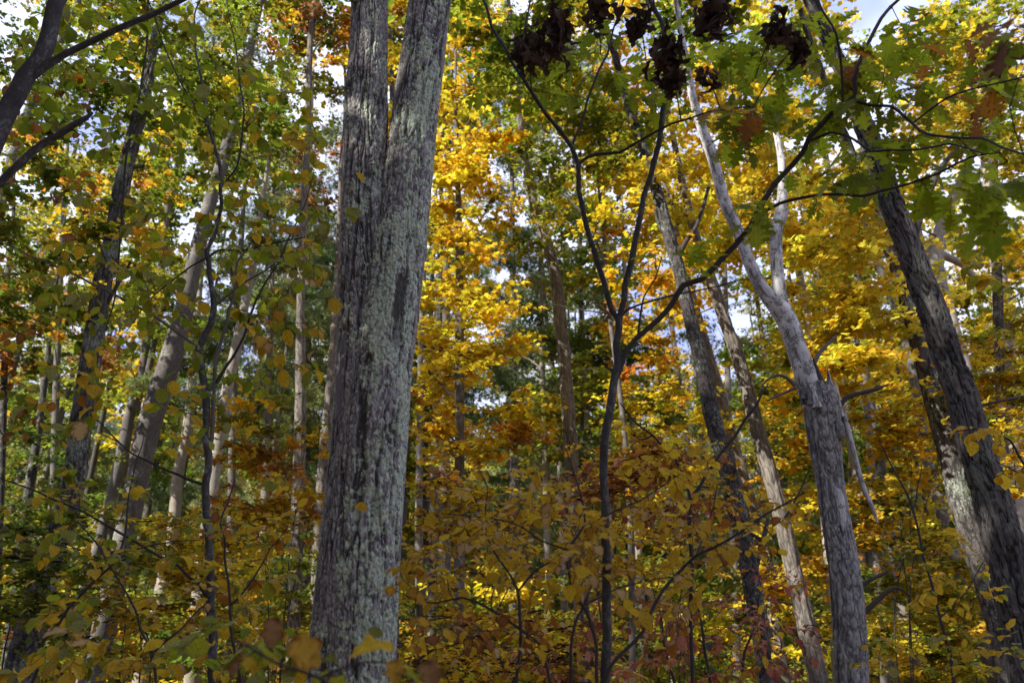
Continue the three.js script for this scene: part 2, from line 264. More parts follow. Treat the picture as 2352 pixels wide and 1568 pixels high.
// ---------------------------------------------------------------- sprays of small leaves for crowns further off (instanced)
function sprayGeo(kind, n, size, leaf, sd) {
  const r = rngOf(sd * 991 + 5), pos = [], col = [], g = (a, b) => a + (b - a) * r();
  const tri = (a, b, c, k) => { pos.push(a.x, a.y, a.z, b.x, b.y, b.z, c.x, c.y, c.z); for (let i = 0; i < 3; i++) col.push(k[0], k[1], k[2]); };
  const stick = (a, b, w, k) => { const d = b.clone().sub(a), s = V(0, 1, 0).cross(d).normalize().multiplyScalar(w), u = V(0, w, 0); tri(a.clone().add(s), a.clone().sub(s), b, k); tri(a.clone().add(u), a.clone().sub(u), b, k); };
  if (kind === 'pine') {
    for (let i = 0; i < n; i++) {
      const c = V(g(-1, 1) * size * 0.5, g(-0.3, 0.3) * size * 0.4, g(-1, 1) * size * 0.5), k = 0.6 + 0.7 * r(), cc = [k, k, k];
      const ax = V(g(-1, 1), g(-0.2, 0.8), g(-1, 1)).normalize(); stick(c.clone().addScaledVector(ax, -leaf * 1.2), c, 0.004, [0.8, 0.6, 0.5]);
      for (let q = 0; q < 13; q++) { const d = V(g(-1, 1), g(-1, 1), g(-1, 1)).normalize().addScaledVector(ax, 0.9).normalize(), s = V(g(-1, 1), g(-1, 1), g(-1, 1)).cross(d).normalize().multiplyScalar(leaf * 0.06); tri(c.clone().add(s), c.clone().sub(s), c.clone().addScaledVector(d, leaf), cc); }
    }
  } else {
    const tips = []; for (let q = 0; q < 4; q++) { const a = g(-1.1, 1.1), e = V(Math.sin(a), g(-0.28, 0.12), -Math.cos(a)).multiplyScalar(size * g(0.55, 1)); tips.push(e); stick(V(0, 0, 0.15 * size), e, 0.004, [0.12, 0.1, 0.1]); }
    for (let i = 0; i < n; i++) {
      const e = tips[i % 4], t = g(0.15, 1.05), c = e.clone().multiplyScalar(t).add(V(g(-1, 1), g(-0.5, 0.5), g(-1, 1)).multiplyScalar(size * 0.13));
      const a = g(0, 6.283), d = V(Math.cos(a), g(-0.85, 0.05), Math.sin(a)).normalize(), up = V(g(-0.55, 0.55), 1, g(-0.55, 0.55)).normalize(), s = d.clone().cross(up).normalize(), nrm = s.clone().cross(d).normalize();
      const L = leaf * g(0.7, 1.2), k = 0.62 + 0.62 * r(), h = g(-0.12, 0.12), cc = [k * (1 + h * 0.5), k * (1 - h), k * (1 - h)];
      const P = (x, y, z) => c.clone().addScaledVector(s, x * L).addScaledVector(d, y * L).addScaledVector(nrm, z * L);
      if (kind === 'maple') {
        const z = g(-0.1, 0.14), O = P(0, 0.42, 0), out = [[0, 0, 0], [0.26, 0.06, z], [0.22, 0.22, z], [0.52, 0.42, z], [0.24, 0.58, 0], [0.20, 0.72, 0], [0, 1.04, -z], [-0.20, 0.72, 0], [-0.24, 0.58, 0], [-0.52, 0.42, z], [-0.22, 0.22, z], [-0.26, 0.06, z]].map((p) => P(...p));
        for (let q = 0; q < out.length; q++) tri(O, out[q], out[(q + 1) % out.length], cc);
      } else {
        const w = kind === 'narrow' ? 0.2 : 0.34, z = g(0.02, 0.16), b = g(-0.2, 0.02), A = P(0, 0, 0), M = P(0, 0.5, 0.0), T = P(0, 1, b), L1 = P(-w, 0.36, z), L2 = P(-w * 0.75, 0.72, z + b * 0.5), R1 = P(w, 0.36, z), R2 = P(w * 0.75, 0.72, z + b * 0.5);
        tri(A, M, L1, cc); tri(L1, M, L2, cc); tri(L2, M, T, cc); tri(A, R1, M, cc); tri(R1, R2, M, cc); tri(R2, T, M, cc);
      }
    }
  }
  const G = new THREE.BufferGeometry(); G.setAttribute('position', new THREE.Float32BufferAttribute(pos, 3)); G.setAttribute('color', new THREE.Float32BufferAttribute(col, 3)); G.computeVertexNormals(); return G;
}
const SPRAY = {};
function spray(kind, size, leaf) { const k = kind + size + leaf; return SPRAY[k] ??= [0, 1, 2, 3].map((i) => sprayGeo(kind, kind === 'pine' ? 26 : Math.round(26 * Math.min(1.8, size / 0.5)), size, leaf, i + Object.keys(SPRAY).length * 7)); }
const sprayMat = new THREE.MeshPhysicalMaterial({ color: 0xffffff, vertexColors: true, roughness: 1, transmission: 0.58, thickness: 0, side: THREE.DoubleSide, specularIntensity: 0.15 }); sprayMat.name = 'foliage';
const needleMat = new THREE.MeshPhysicalMaterial({ color: 0xffffff, vertexColors: true, roughness: 1, transmission: 0.25, thickness: 0, side: THREE.DoubleSide, specularIntensity: 0.15 }); needleMat.name = 'needles';
const COL = { gold: [0.80, 0.60, 0.035], yellow: [0.86, 0.70, 0.06], amber: [0.70, 0.45, 0.032], orange: [0.54, 0.245, 0.033], rust: [0.46, 0.22, 0.08], green: [0.16, 0.21, 0.02], lime: [0.33, 0.37, 0.035], dark: [0.075, 0.12, 0.016], olive: [0.33, 0.32, 0.032], pine: [0.17, 0.235, 0.09], palepine: [0.34, 0.37, 0.15], red: [0.52, 0.19, 0.11], brown: [0.20, 0.115, 0.055], pink: [0.46, 0.20, 0.12] };
function pick(pal) { let t = 0; for (const p of pal) t += p[1]; let x = R() * t; for (const p of pal) { x -= p[1]; if (x <= 0) return COL[p[0]]; } return COL[pal[0][0]]; }
// one instanced mesh per spray shape; items: {p, s, col}
const D4 = new THREE.Object3D();
function instances(name, kind, size, leaf, items, parent, flat = 0.35) {
  const gs = spray(kind, size, leaf), by = [[], [], [], []]; items.forEach((it, i) => by[i % 4].push(it));
  by.forEach((list, v) => {
    if (!list.length) return;
    const o = new THREE.InstancedMesh(gs[v], kind === 'pine' ? needleMat : sprayMat, list.length); o.name = name; o.userData.kind = 'stuff'; o.castShadow = o.receiveShadow = true;
    list.forEach((it, i) => { D4.position.copy(it.p).sub(parent.position); D4.rotation.set(gauss() * flat, R() * 6.283, gauss() * flat, 'YXZ'); D4.scale.setScalar(it.s); D4.updateMatrix(); o.setMatrixAt(i, D4.matrix); const j = rr(0.72, 1.2); o.setColorAt(i, new THREE.Color().setRGB(it.col[0] * j * rr(0.9, 1.1), it.col[1] * j * rr(0.88, 1.12), it.col[2] * j)); });
    parent.add(o);
  });
}
// grow limbs from nodes {p, r} towards targets; returns tubes and the paths
function grow(nodes, targets, tipR, off, opt = {}) {
  const tubes = [], paths = [], left = targets.slice(), near = left.map((t) => { let b = 0, bd = 1e9; nodes.forEach((n, i) => { const d = n.p.distanceToSquared(t) ; if (d < bd) { bd = d; b = i; } }); return [bd, b]; });
  while (left.length) {
    let k = 0; for (let i = 1; i < left.length; i++) if (near[i][0] < near[k][0]) k = i;
    const t = left[k], from = nodes[near[k][1]], L = from.p.distanceTo(t), r0 = Math.min(from.r * 0.72, tipR + (opt.grow ?? 0.012) * L), ctrl = from.p.clone().lerp(t, 0.45).add(V(gauss() * L * 0.12, (opt.rise ?? 0.1) * L * rr(0.2, 1.2), gauss() * L * 0.12)), c2 = from.p.clone().lerp(t, 0.75).add(V(gauss() * L * 0.06, (opt.rise ?? 0.1) * L * 0.6, gauss() * L * 0.06));
    const pts = [from.p, ctrl, c2, t], rad = [r0, lerp(r0, tipR, 0.4), lerp(r0, tipR, 0.7), tipR];
    tubes.push(tube(pts, rad, B.twig, { radial: opt.radial ?? 5, step: 9, sub: 2, off })); paths.push(pts);
    const add = [[ctrl, rad[1]], [c2, rad[2]], [t, rad[3]]].map(([p, r]) => ({ p, r })), base = nodes.length; nodes.push(...add);
    left.splice(k, 1); near.splice(k, 1);
    left.forEach((q, i) => add.forEach((n, j) => { const d = n.p.distanceToSquared(q); if (d < near[i][0]) near[i] = [d, base + j]; }));
  }
  return { tubes, paths };
}
// a crown in picture measure: c [px, py], r [px, px], depth D +- dd metres, n sprays
function crown(root, nodes, k) {
  const D = k.D, m = mpp(k.c[1], D), C = at(k.c[0], k.c[1], D), rx = k.r[0] * m, ry = k.r[1] * m / 0.95, rz = k.dd ?? Math.max(0.5, rx * 0.6), per = k.per ?? 9, kind = k.kind ?? 'maple', size = k.size ?? 0.5, leaf = k.leaf ?? 0.1;
  const cl = [], items = [];
  for (let i = 0; i < Math.max(1, Math.round(k.n / per)); i++) { const d = V(gauss(), gauss(), gauss()); d.normalize().multiplyScalar(Math.pow(R(), 0.42)); cl.push(V(C.x + d.x * rx, Math.max(0.4, C.y + d.y * ry), Math.min(-1.2, C.z + d.z * rz))); }
  for (const c of cl) { const col = pick(k.pal), w = Math.max(0.22, Math.min(0.7, rx * 0.22)); for (let j = 0; j < per; j++) { if (j % 3 === 2) { const d = V(gauss(), gauss(), gauss()); d.normalize().multiplyScalar(Math.pow(R(), 0.35) * 1.25); items.push({ p: V(C.x + d.x * rx, Math.max(0.4, C.y + d.y * ry), Math.min(-1.2, C.z + d.z * rz)), s: rr(0.6, 1.1), col: pick(k.pal) }); } else items.push({ p: V(c.x + gauss() * w, c.y + gauss() * w * (k.flat ?? 0.35), c.z + gauss() * w), s: rr(0.7, 1.25), col: R() < 0.72 ? col : pick(k.pal) }); } }
  instances('foliage', kind, size, leaf, items, root, kind === 'pine' ? 0.5 : k.tilt ?? 0.32);
  if (k.limbs === false) return;
  const g = grow(nodes, cl.filter((c, i) => i % (k.skip ?? 1) === 0), k.tip ?? 0.005, root.position, { grow: 0.009, rise: k.rise ?? 0.08 });
  if (g.tubes.length) { const o = meshOf('branches', mergeGeometries(g.tubes), (k.bark ?? B.greytwig).m, root); o.userData.kind = 'stuff'; }
}
// a tree from its picture line: t.pts bottom to top
const SHOWN = [];
function tree(t) {
  const [P, rd] = line(t.pts, t.D), d = P[1].clone().sub(P[0]).normalize(), base = P[0].clone();
  if (base.y > 0) { const k = Math.min(12, (base.y + 0.1) / Math.max(0.35, d.y)); base.addScaledVector(d, -k); base.y = -0.1; }
  const b = t.bark ?? B.plain, pts = [base, base.clone().lerp(P[0], 0.3), ...P], rad = [rd[0] * (t.flare ?? 1.5), rd[0] * 1.1, ...rd];
  const root = thing(t.name ?? 'forest_tree', t.label, t.category ?? 'tree', V(base.x, 0, base.z), t.group);
  const top = pts[pts.length - 1], up = t.up ?? 5, td = top.clone().sub(pts[pts.length - 3]).normalize();
  if (up) { const r = rad[rad.length - 1]; for (const [s, q] of [[0.35, 0.85], [0.7, 0.55], [1, 0.15]]) { pts.push(top.clone().addScaledVector(td, up * s).add(V(gauss() * 0.04 * up * s, 0, gauss() * 0.04 * up * s))); rad.push(r * q); } }
  const o = { off: root.position, radial: t.radial ?? (rd[0] > 0.12 ? 20 : 12), step: t.step ?? 0.3, disp: t.disp, wob: t.wob ?? 0.07, seed: SHOWN.length + 2 };
  meshOf('trunk', tube(pts, rad, b, o), b.m, root);
  const nodes = pts.map((p, i) => ({ p, r: rad[i] })).slice(2);
  for (let i = nodes.length - 1; i > 0; i--) nodes.push({ p: nodes[i].p.clone().lerp(nodes[i - 1].p, 0.5), r: nodes[i - 1].r });
  for (const l of t.limbs ?? []) { const [lp, lr] = line(l.pts, l.D ?? t.D), lb = l.bark ?? b; const lg = tube(lp, lr, lb, { off: root.position, radial: l.radial ?? 10, step: l.step ?? 0.3, wob: 0.08, disp: l.disp }); let lm = lb.m; if (l.fade) { const q = lg.attributes.position, c = new Float32Array(q.count * 3), w = new THREE.Color(); for (let i = 0; i < q.count; i++) { const y = q.getY(i) - lp[0].y, k = sstep(0.25, 0.62, y / l.fade + (fbm(q.getX(i) * 16, q.getY(i) * 7, 1e6, 1e6, 3, 77) - 0.5) * 1.1); c[i * 3] = lerp(0.42, 1, k); c[i * 3 + 1] = lerp(0.38, 1, k); c[i * 3 + 2] = lerp(0.36, 1, k); } lg.setAttribute('color', new THREE.BufferAttribute(c, 3)); lm = B.fadeWood ??= Object.assign(lb.m.clone(), { vertexColors: true, name: 'half_barked_wood' }); } meshOf(l.name ?? 'limb', lg, lm, root); lp.forEach((p, i) => nodes.push({ p, r: lr[i] })); }
  if (t.D > 10 && !t.clean) {
    const st = []; for (let i = 0, n = 4 + Math.floor(R() * 4); i < n; i++) { const a = nodes[Math.floor(R() * (t.pts.length - 1))], q = R() * 6.283, L = rr(0.25, 1.1), d = V(Math.cos(q), rr(-0.1, 0.5), Math.sin(q)); st.push(tube([a.p.clone(), a.p.clone().addScaledVector(d, a.r + L * 0.4).add(V(0, gauss() * 0.04, 0)), a.p.clone().addScaledVector(d, a.r + L).add(V(gauss() * 0.1, gauss() * 0.12, gauss() * 0.1))], [rr(0.012, 0.03), rr(0.008, 0.014), 0.004], B.greytwig, { radial: 5, step: 1, off: root.position })); }
    const o2 = meshOf('dead_twigs', mergeGeometries(st), R() < 0.5 ? B.greytwig.m : B.twig.m, root); o2.userData.kind = 'stuff';
  }
  for (const k of t.crowns ?? []) crown(root, nodes, { D: t.D, ...k });
  if (t.top) { // the crown above the picture: metres
    const tp = pts[pts.length - 1], k = t.top, cl = [], items = [], n = k.n ?? 90;
    for (let i = 0; i < n / 9; i++) { const q = V(gauss(), gauss() * 0.7, gauss()).normalize().multiplyScalar(Math.pow(R(), 0.4) * (k.r ?? 2.6)); cl.push(tp.clone().add(q).add(V(0, (k.dy ?? -0.5), 0))); }
    for (const c of cl) { const col = pick(k.pal); for (let j = 0; j < 9; j++) items.push({ p: c.clone().add(V(gauss() * 0.7, gauss() * 0.3, gauss() * 0.7)), s: rr(0.8, 1.4), col }); }
    instances('foliage', k.kind ?? 'simple', k.size ?? 0.8, k.leaf ?? 0.13, items, root);
    const g = grow(nodes.slice(0, t.pts.length + 4), cl, 0.008, root.position, { grow: 0.011, rise: 0.12 }); const bo = meshOf('branches', mergeGeometries(g.tubes), B.greytwig.m, root); bo.userData.kind = 'stuff';
  }
  SHOWN.push(root); return { root, nodes };
}
// ---------------------------------------------------------------- near plants: stems from the photograph, twigs grown to where its leaves hang, every leaf a blade of its own
const UPV = V(0, 1, 0);
function placeLeaf(o, p, dir, nrm, s, off) {
  const y = dir.clone().normalize(), x = y.clone().cross(nrm).normalize(), z = x.clone().cross(y).normalize(), M = new THREE.Matrix4().makeBasis(x, y, z);
  o.quaternion.setFromRotationMatrix(M); o.position.copy(p).sub(off); o.scale.set(s * rr(0.85, 1.12), s, s); return o;
}
function plant(t) {
  const all = t.stems.map((s) => line(s.pts, s.D ?? t.D)), base = t.base ?? V(all[0][0][0].x, 0, all[0][0][0].z), root = thing(t.name, t.label, t.category ?? 'sapling', base, t.group), nodes = [];
  t.stems.forEach((s, i) => {
    let [p, r] = all[i];
    if (s.root) { const d = p[1].clone().sub(p[0]).normalize(), q = p[0].clone().addScaledVector(d, -(p[0].y + 0.08) / Math.max(0.5, d.y)); q.y = -0.08; p = [q, q.clone().lerp(p[0], 0.45), ...p]; r = [r[0] * 1.25, r[0] * 1.06, ...r]; }
    { const q = [p[0]], w = [r[0]]; for (let k = 1; k < p.length; k++) { const L = p[k].distanceTo(p[k - 1]), j = Math.min(0.012, L * 0.05); if (L > 0.12) { q.push(p[k - 1].clone().lerp(p[k], 0.5 + gauss() * 0.12).add(V(gauss() * j, gauss() * j * 0.4, gauss() * j))); const m = q.pop(), e = p[k].clone().sub(p[k - 1]).normalize().multiplyScalar(0.012), rm = (r[k - 1] + r[k]) / 2; q.push(m.clone().sub(e), m, m.clone().add(e)); w.push(rm, rm * (rm < 0.013 ? rr(1.1, 1.3) : 1.02), rm * 0.98); } q.push(p[k]); w.push(r[k]); } p = q; r = w; }
    const b = s.bark ?? t.bark ?? B.twig; meshOf(s.name ?? (i ? 'branch' : 'trunk'), tube(p, r, b, { off: base, radial: s.radial ?? 9, step: s.step ?? 0.06, wob: s.wob ?? 0.1, seed: i + 3 }), b.m, root);
    if (s.leafy !== false) for (let k = 0; k < p.length; k++) { nodes.push({ p: p[k], r: r[k] }); if (k) for (const f of [0.33, 0.66]) nodes.push({ p: p[k - 1].clone().lerp(p[k], f), r: lerp(r[k - 1], r[k], f) }); }
  });
  const blades = [], tw = [];
  for (const g of t.leaves) {
    const tg = []; for (let i = 0; i < g.n; i++) { const a = R() * 6.283, q = Math.sqrt(R()); tg.push(at(g.c[0] + Math.cos(a) * q * g.r[0], g.c[1] + Math.sin(a) * q * g.r[1], rr(g.D[0], g.D[1]))); }
    const gr = grow(nodes, tg, g.tip ?? 0.0014, base, { grow: 0.006, rise: g.rise ?? 0.05, radial: 4 }); tw.push(...gr.tubes);
    for (const pth of gr.paths) {
      const c = new THREE.CatmullRomCurve3(pth), n = g.per ?? 4;
      for (let i = 0; i < n; i++) {
        const u = n === 1 ? 1 : lerp(g.from ?? 0.45, 1, i / (n - 1)), p = c.getPoint(u), T = c.getTangent(u), side = T.clone().cross(UPV).normalize().multiplyScalar(i % 2 ? 1 : -1), last = i === n - 1;
        const dir = T.clone().multiplyScalar(last ? 1 : 0.55).addScaledVector(side, last ? gauss() * 0.3 : rr(0.5, 1.1)).add(V(gauss() * 0.2, -(g.droop ?? 0.3) * rr(0.2, 1.9), gauss() * 0.2)).normalize();
        const nr = V(gauss() * 0.45, 1, gauss() * 0.45 + (g.face ?? 0)).normalize(); if (Math.abs(nr.dot(dir)) > 0.93) nr.set(gauss(), 0.3, 1).normalize();
        blades.push({ p, dir, nr, s: g.size * rr(0.5, 1.2), mats: g.mats[Math.floor(R() * g.mats.length)], kind: g.kind });
      }
    }
  }
  for (const x of t.extra ?? []) for (let i = 0; i < (x.n ?? 1); i++) blades.push({ p: at(x.c[0] + (i ? gauss() * x.r : 0), x.c[1] + (i ? gauss() * x.r : 0), x.D), dir: V(...x.dir).add(V(gauss() * 0.15, gauss() * 0.15, gauss() * 0.15)), nr: V(...(x.nr ?? [0.1, 0.5, 1])), s: x.size, mats: x.mats, kind: x.kind, first: true });
  if (tw.length) { const o = meshOf('twigs', mergeGeometries(tw), (t.twig ?? B.twig).m, root); o.userData.kind = 'stuff'; }
  const eye = camera.position, key = (b) => (b.first ? 1e3 : 0) + b.s / b.p.distanceTo(eye); blades.sort((a, b) => key(b) - key(a));
  const lim = t.limit ?? 298, rest = new Map();
  blades.forEach((b, i) => {
    const G = LEAF[b.kind], g = G[Math.floor(R() * G.length)], m = b.mats[Math.floor(R() * b.mats.length)];
    if (i < lim) placeLeaf(meshOf('leaf', g, m, root), b.p, b.dir, b.nr, b.s, base);
    else { const k = g.uuid + m.uuid; if (!rest.has(k)) rest.set(k, { g, m, l: [] }); rest.get(k).l.push(b); }
  });
  if (rest.size) { // leaves past the limit: joined, by material
    const byM = new Map(); for (const { g, m, l } of rest.values()) for (const b of l) { placeLeaf(D4, b.p, b.dir, b.nr, b.s, base); D4.updateMatrix(); if (!byM.has(m)) byM.set(m, []); byM.get(m).push((g.index ? g.toNonIndexed() : g.clone()).applyMatrix4(D4.matrix)); }
    D4.rotation.set(0, 0, 0); D4.scale.setScalar(1);
    for (const [m, gs] of byM) { const o = meshOf('foliage', mergeGeometries(gs), m, root); o.userData.kind = 'stuff'; }
  }
  return { root, nodes };
}
// ---------------------------------------------------------------- ground: leaf litter, one sheet past the farthest trees
{
  const g = new THREE.PlaneGeometry(1200, 1200, 160, 160); g.rotateX(-Math.PI / 2); const p = g.attributes.position;
  for (let i = 0; i < p.count; i++) { const x = p.getX(i), z = p.getZ(i), far = Math.hypot(x, z); p.setY(i, -0.06 + (fbm(x * 0.05 + 40, z * 0.05 + 40, 1e6, 1e6, 3, 8) - 0.5) * 0.3 * sstep(4, 30, far)); }
  g.computeVertexNormals(); const uv = g.attributes.uv; for (let i = 0; i < uv.count; i++) uv.setXY(i, p.getX(i) / 1.6, p.getZ(i) / 1.6);
  const litter = dataTex(512, 512, (u, v, c) => { worley(u * 22, v * 22, 22, 22, 5); const e = sstep(0.02, 0.2, WO[0]), id = WO[1], f = fbm(u * 40, v * 40, 40, 40, 3, 6), k = (0.35 + 0.65 * e) * (0.6 + 0.6 * f); setC(c, lerp(0.16, 0.34, id) * k, lerp(0.09, 0.19, id) * k, lerp(0.045, 0.06, id) * k); }, true);
  const m = new THREE.MeshStandardMaterial({ map: litter, roughness: 1 }); m.name = 'leaf_litter'; const o = meshOf('ground', g, m, scene); o.userData = { kind: 'structure', label: 'leaf covered forest floor', category: 'ground' };
}

// ---------------------------------------------------------------- the double trunk in the middle
const GAP = (py, D) => at(0, py, D).y;
function stemBark(name, seed, D, feats, lich) {
  const top = 8.2, y0 = -0.2, W = 1024, H = 2048;
  const b = bark(name, W, H, 1, 1, 0.006, (u, v, o) => {
    const y = y0 + v * (top - y0), w = (fbm(u * 7, y * 1.6, 7, 1e6, 3, seed) - 0.5), uu = u + w * 0.035;
    const f = fbm(u * 150, y * 70, 150, 1e6, 3, seed + 5), g2 = fbm(u * 40, y * 12, 40, 1e6, 3, seed + 6), ux = uu + (g2 - 0.5) * 0.02;
    const a0 = Math.abs(fbm(ux * 22, y * 1.5 + w, 22, 1e6, 3, seed) * 2 - 1), a1 = Math.abs(fbm(ux * 50, y * 4.5, 50, 1e6, 3, seed + 1) * 2 - 1), a = sstep(0.0, 0.17, a0), a2 = sstep(0.0, 0.2, a1);
    worley(ux * 40, y * 13 + w * 3, 40, 1e6, seed + 3); const c = sstep(0.02, 0.26, WO[0]), id = WO[1];
    o[0] = clamp(0.46 * a * (0.5 + 0.5 * a2) + 0.16 * c * a + 0.24 * f, 0, 1);
    const g = (0.14 + 0.86 * a * (0.45 + 0.55 * a2) * (0.55 + 0.45 * c)) * (0.7 + 0.3 * id + 1.0 * (f - 0.5));
    setc(o, 0.315 * g, 0.29 * g, 0.288 * g);
    mixc(o, 0.43, 0.415, 0.43, 0.6 * a * a2 * sstep(0.50, 0.62, g2 * 0.5 + f * 0.5) * (0.3 + 0.7 * id));
    const big = fbm(u * 6, y * 3.2, 6, 1e6, 4, seed + 8), mid = fbm(u * 30, y * 19, 30, 1e6, 4, seed + 9), fine = fbm(u * 110, y * 70, 110, 1e6, 3, seed + 10);
    worley(u * 46 + (fine - 0.5) * 1.2, y * 29 + (mid - 0.5) * 1.2, 46, 1e6, seed + 13); const ros = sstep(0.03, 0.2, WO[0]), rid = WO[1];
    const dens = lich(u, y) + (big - 0.5) * 1.2, m = mid * 0.4 + fine * 0.28 + rid * 0.32;
    const l = sstep(0.72 - dens * 0.55, 0.78 - dens * 0.55, m) * (0.3 + 0.7 * ros) * (0.65 + 0.35 * a); const q = 0.62 + 0.75 * (fine - 0.1) * (0.5 + f);
    mixc(o, lerp(0.42, 0.50, rid) * q, lerp(0.52, 0.56, rid) * q, lerp(0.42, 0.40, rid) * q, l * 0.92); o[0] = clamp(o[0] + l * 0.07 * ros, 0, 1);
    for (const ft of feats) {
      const du = (u - ft.u) / ft.du, dy = (y - ft.y) / ft.dy, e = Math.max(Math.abs(du + (f - 0.5) * 0.7), Math.abs(dy + (g2 - 0.5) * 0.6)), k = sstep(1.1, 0.82, e) * (ft.k ?? 1);
      if (k <= 0) continue;
      if (ft.dark) { mixc(o, 0.022 + 0.02 * f, 0.018 + 0.016 * f, 0.018 + 0.016 * f, k * 0.9); o[0] = lerp(o[0], 0.08 + 0.3 * f * a, k); }
      else { const q2 = 0.75 + 0.5 * (f - 0.3); mixc(o, 0.17 * q2, 0.16 * q2, 0.165 * q2, k * 0.9); o[0] = lerp(o[0], 0.6 + 0.12 * f, k); }
    }
  });
  b.own = (p) => (p.y - y0) / (top - y0); return b;
}
{
  const D = 4.7, root = thing('double_trunk_tree', 'large lichen-covered tree whose trunk forks into two upright stems, at the centre', 'tree', V(at(810, 1568, D).x, 0, -D));
  const rad = (a) => a.map((p) => [p[0], p[1], p[2]]);
  const left = rad([[742, 1900, 150], [775, 1568, 146], [800, 1300, 138], [822, 1000, 120], [829, 800, 110], [833, 600, 104], [838, 420, 98], [840, 250, 97], [846, 120, 84], [849, 0, 82]]);
  const right = rad([[790, 1900, 225], [817, 1568, 178], [835, 1300, 168], [858, 1000, 160], [880, 800, 144], [910, 600, 126], [934, 420, 110], [953, 250, 103], [972, 120, 98], [989, 0, 93]]);
  const bl = stemBark('lichen_bark_left', 3, D, [{ u: 0.625, du: 0.042, y: GAP(875, D), dy: 0.24, dark: false }, { u: 0.80, du: 0.03, y: GAP(410, D), dy: 0.09, dark: true, k: 0.7 }, { u: 0.6, du: 0.02, y: GAP(1020, D), dy: 0.12, dark: true, k: 0.5 }], (u, y) => 0.15 + 0.18 * sstep(2.5, 4.5, y) * sstep(0.62, 0.8, u));
  const br = stemBark('lichen_bark_right', 11, D, [{ u: 0.832, du: 0.035, y: GAP(707, D), dy: 0.17, dark: true }, { u: 0.845, du: 0.03, y: GAP(790, D), dy: 0.1, dark: true, k: 0.6 }, { u: 0.66, du: 0.022, y: GAP(285, D), dy: 0.06, dark: true, k: 0.8 }], (u, y) => 0.20 + 0.40 * sstep(0.62, 0.80, u) * sstep(1.03, 0.93, u) - 0.3 * sstep(0.60, 0.54, u) - 0.22 * sstep(5.2, 6.2, y));
  for (const [pl, b, lean, sd] of [[left, bl, -0.02, 4], [right, br, 0.16, 9]]) {
    const [p, r] = line(pl, D); const t = p[p.length - 1], q = p[0]; p.unshift(V(q.x - 0.02, -0.15, -D)); r.unshift(r[0] * 1.25);
    p.push(V(t.x + lean * 3, t.y + 3, -D + 0.1), V(t.x + lean * 7, t.y + 7, -D - 0.2), V(t.x + lean * 9, t.y + 10, -D)); r.push(r[r.length - 1] * 0.85, r[r.length - 1] * 0.55, 0.03);
    meshOf('trunk', tube(p, r, b, { off: root.position, radial: 190, step: 0.016, disp: 0.032, wob: 0.05, seed: sd, own: b.own }), b.m, root);
    const cl = [], items = [], top = p[p.length - 1], nodes = p.slice(-3).map((x, i) => ({ p: x, r: 0.1 - i * 0.03 }));
    for (let i = 0; i < 13; i++) { const c = top.clone().add(V(gauss() * 3.2, gauss() * 2.4 - 1.2, gauss() * 3.2)); cl.push(c); const col = pick([['green', 2], ['olive', 2], ['gold', 1]]); for (let j = 0; j < 10; j++) items.push({ p: c.clone().add(V(gauss() * 0.8, gauss() * 0.35, gauss() * 0.8)), s: rr(0.8, 1.4), col }); }
    instances('foliage', 'simple', 0.8, 0.13, items, root); const o = meshOf('branches', mergeGeometries(grow(nodes, cl, 0.01, root.position, { grow: 0.012 }).tubes), B.greytwig.m, root); o.userData.kind = 'stuff';
  }
  // knot hole near the top of the left stem: a raised lip round a dark hollow
  const k = at(823, 8, D), lip = new THREE.TorusGeometry(0.055, 0.026, 10, 28); lip.scale(0.75, 1.9, 1); lip.translate(k.x - root.position.x, k.y, k.z + 0.155 - root.position.z); const kn = meshOf('knot', lip, B.scaly.m, root);
  const hole = new THREE.SphereGeometry(0.045, 14, 10); hole.scale(0.75, 1.8, 0.35); hole.translate(k.x - root.position.x, k.y, k.z + 0.15 - root.position.z); meshOf('hollow', hole, flat('hollow_dark', 0.01, 0.008, 0.007), kn);
}

// ---------------------------------------------------------------- trunks one can tell apart, left to right
const LIGHTER = [['lime', 3], ['green', 3], ['gold', 3], ['olive', 2]];
const GREENS = [['green', 5], ['olive', 2], ['lime', 2], ['gold', 0.6]], GOLDS = [['gold', 4], ['yellow', 3], ['amber', 2]], ORANGES = [['amber', 3], ['orange', 3], ['gold', 2], ['rust', 1]], MIX = [['olive', 3], ['gold', 2], ['green', 3], ['lime', 1]], PINES = [['pine', 4], ['palepine', 2]];
tree({ label: 'dark rough trunk blotched with pale lichen leaning at the far left side, green crown', D: 9.5, bark: B.furrow, disp: 0.03, radial: 40, step: 0.06, pts: [[40, 1568, 72], [92, 1345, 56], [160, 1145, 47], [187, 956, 46], [214, 789, 44], [234, 656, 39], [257, 556, 36], [284, 400, 34], [310, 300, 31], [337, 200, 25], [350, 120, 20]], up: 2,
  limbs: [{ pts: [[243, 700, 10], [268, 655, 8], [300, 600, 6]], bark: B.twig }, { pts: [[250, 560, 10], [232, 530, 8], [200, 500, 5]], bark: B.twig }, { pts: [[300, 385, 10], [330, 380, 9]], bark: B.furrow }],
  crowns: [{ c: [330, 170], r: [330, 230], dd: 2.2, n: 330, pal: GREENS, leaf: 0.085, size: 0.45 }, { c: [130, 560], r: [200, 210], dd: 2, n: 150, pal: GREENS, leaf: 0.085, size: 0.45 }] });
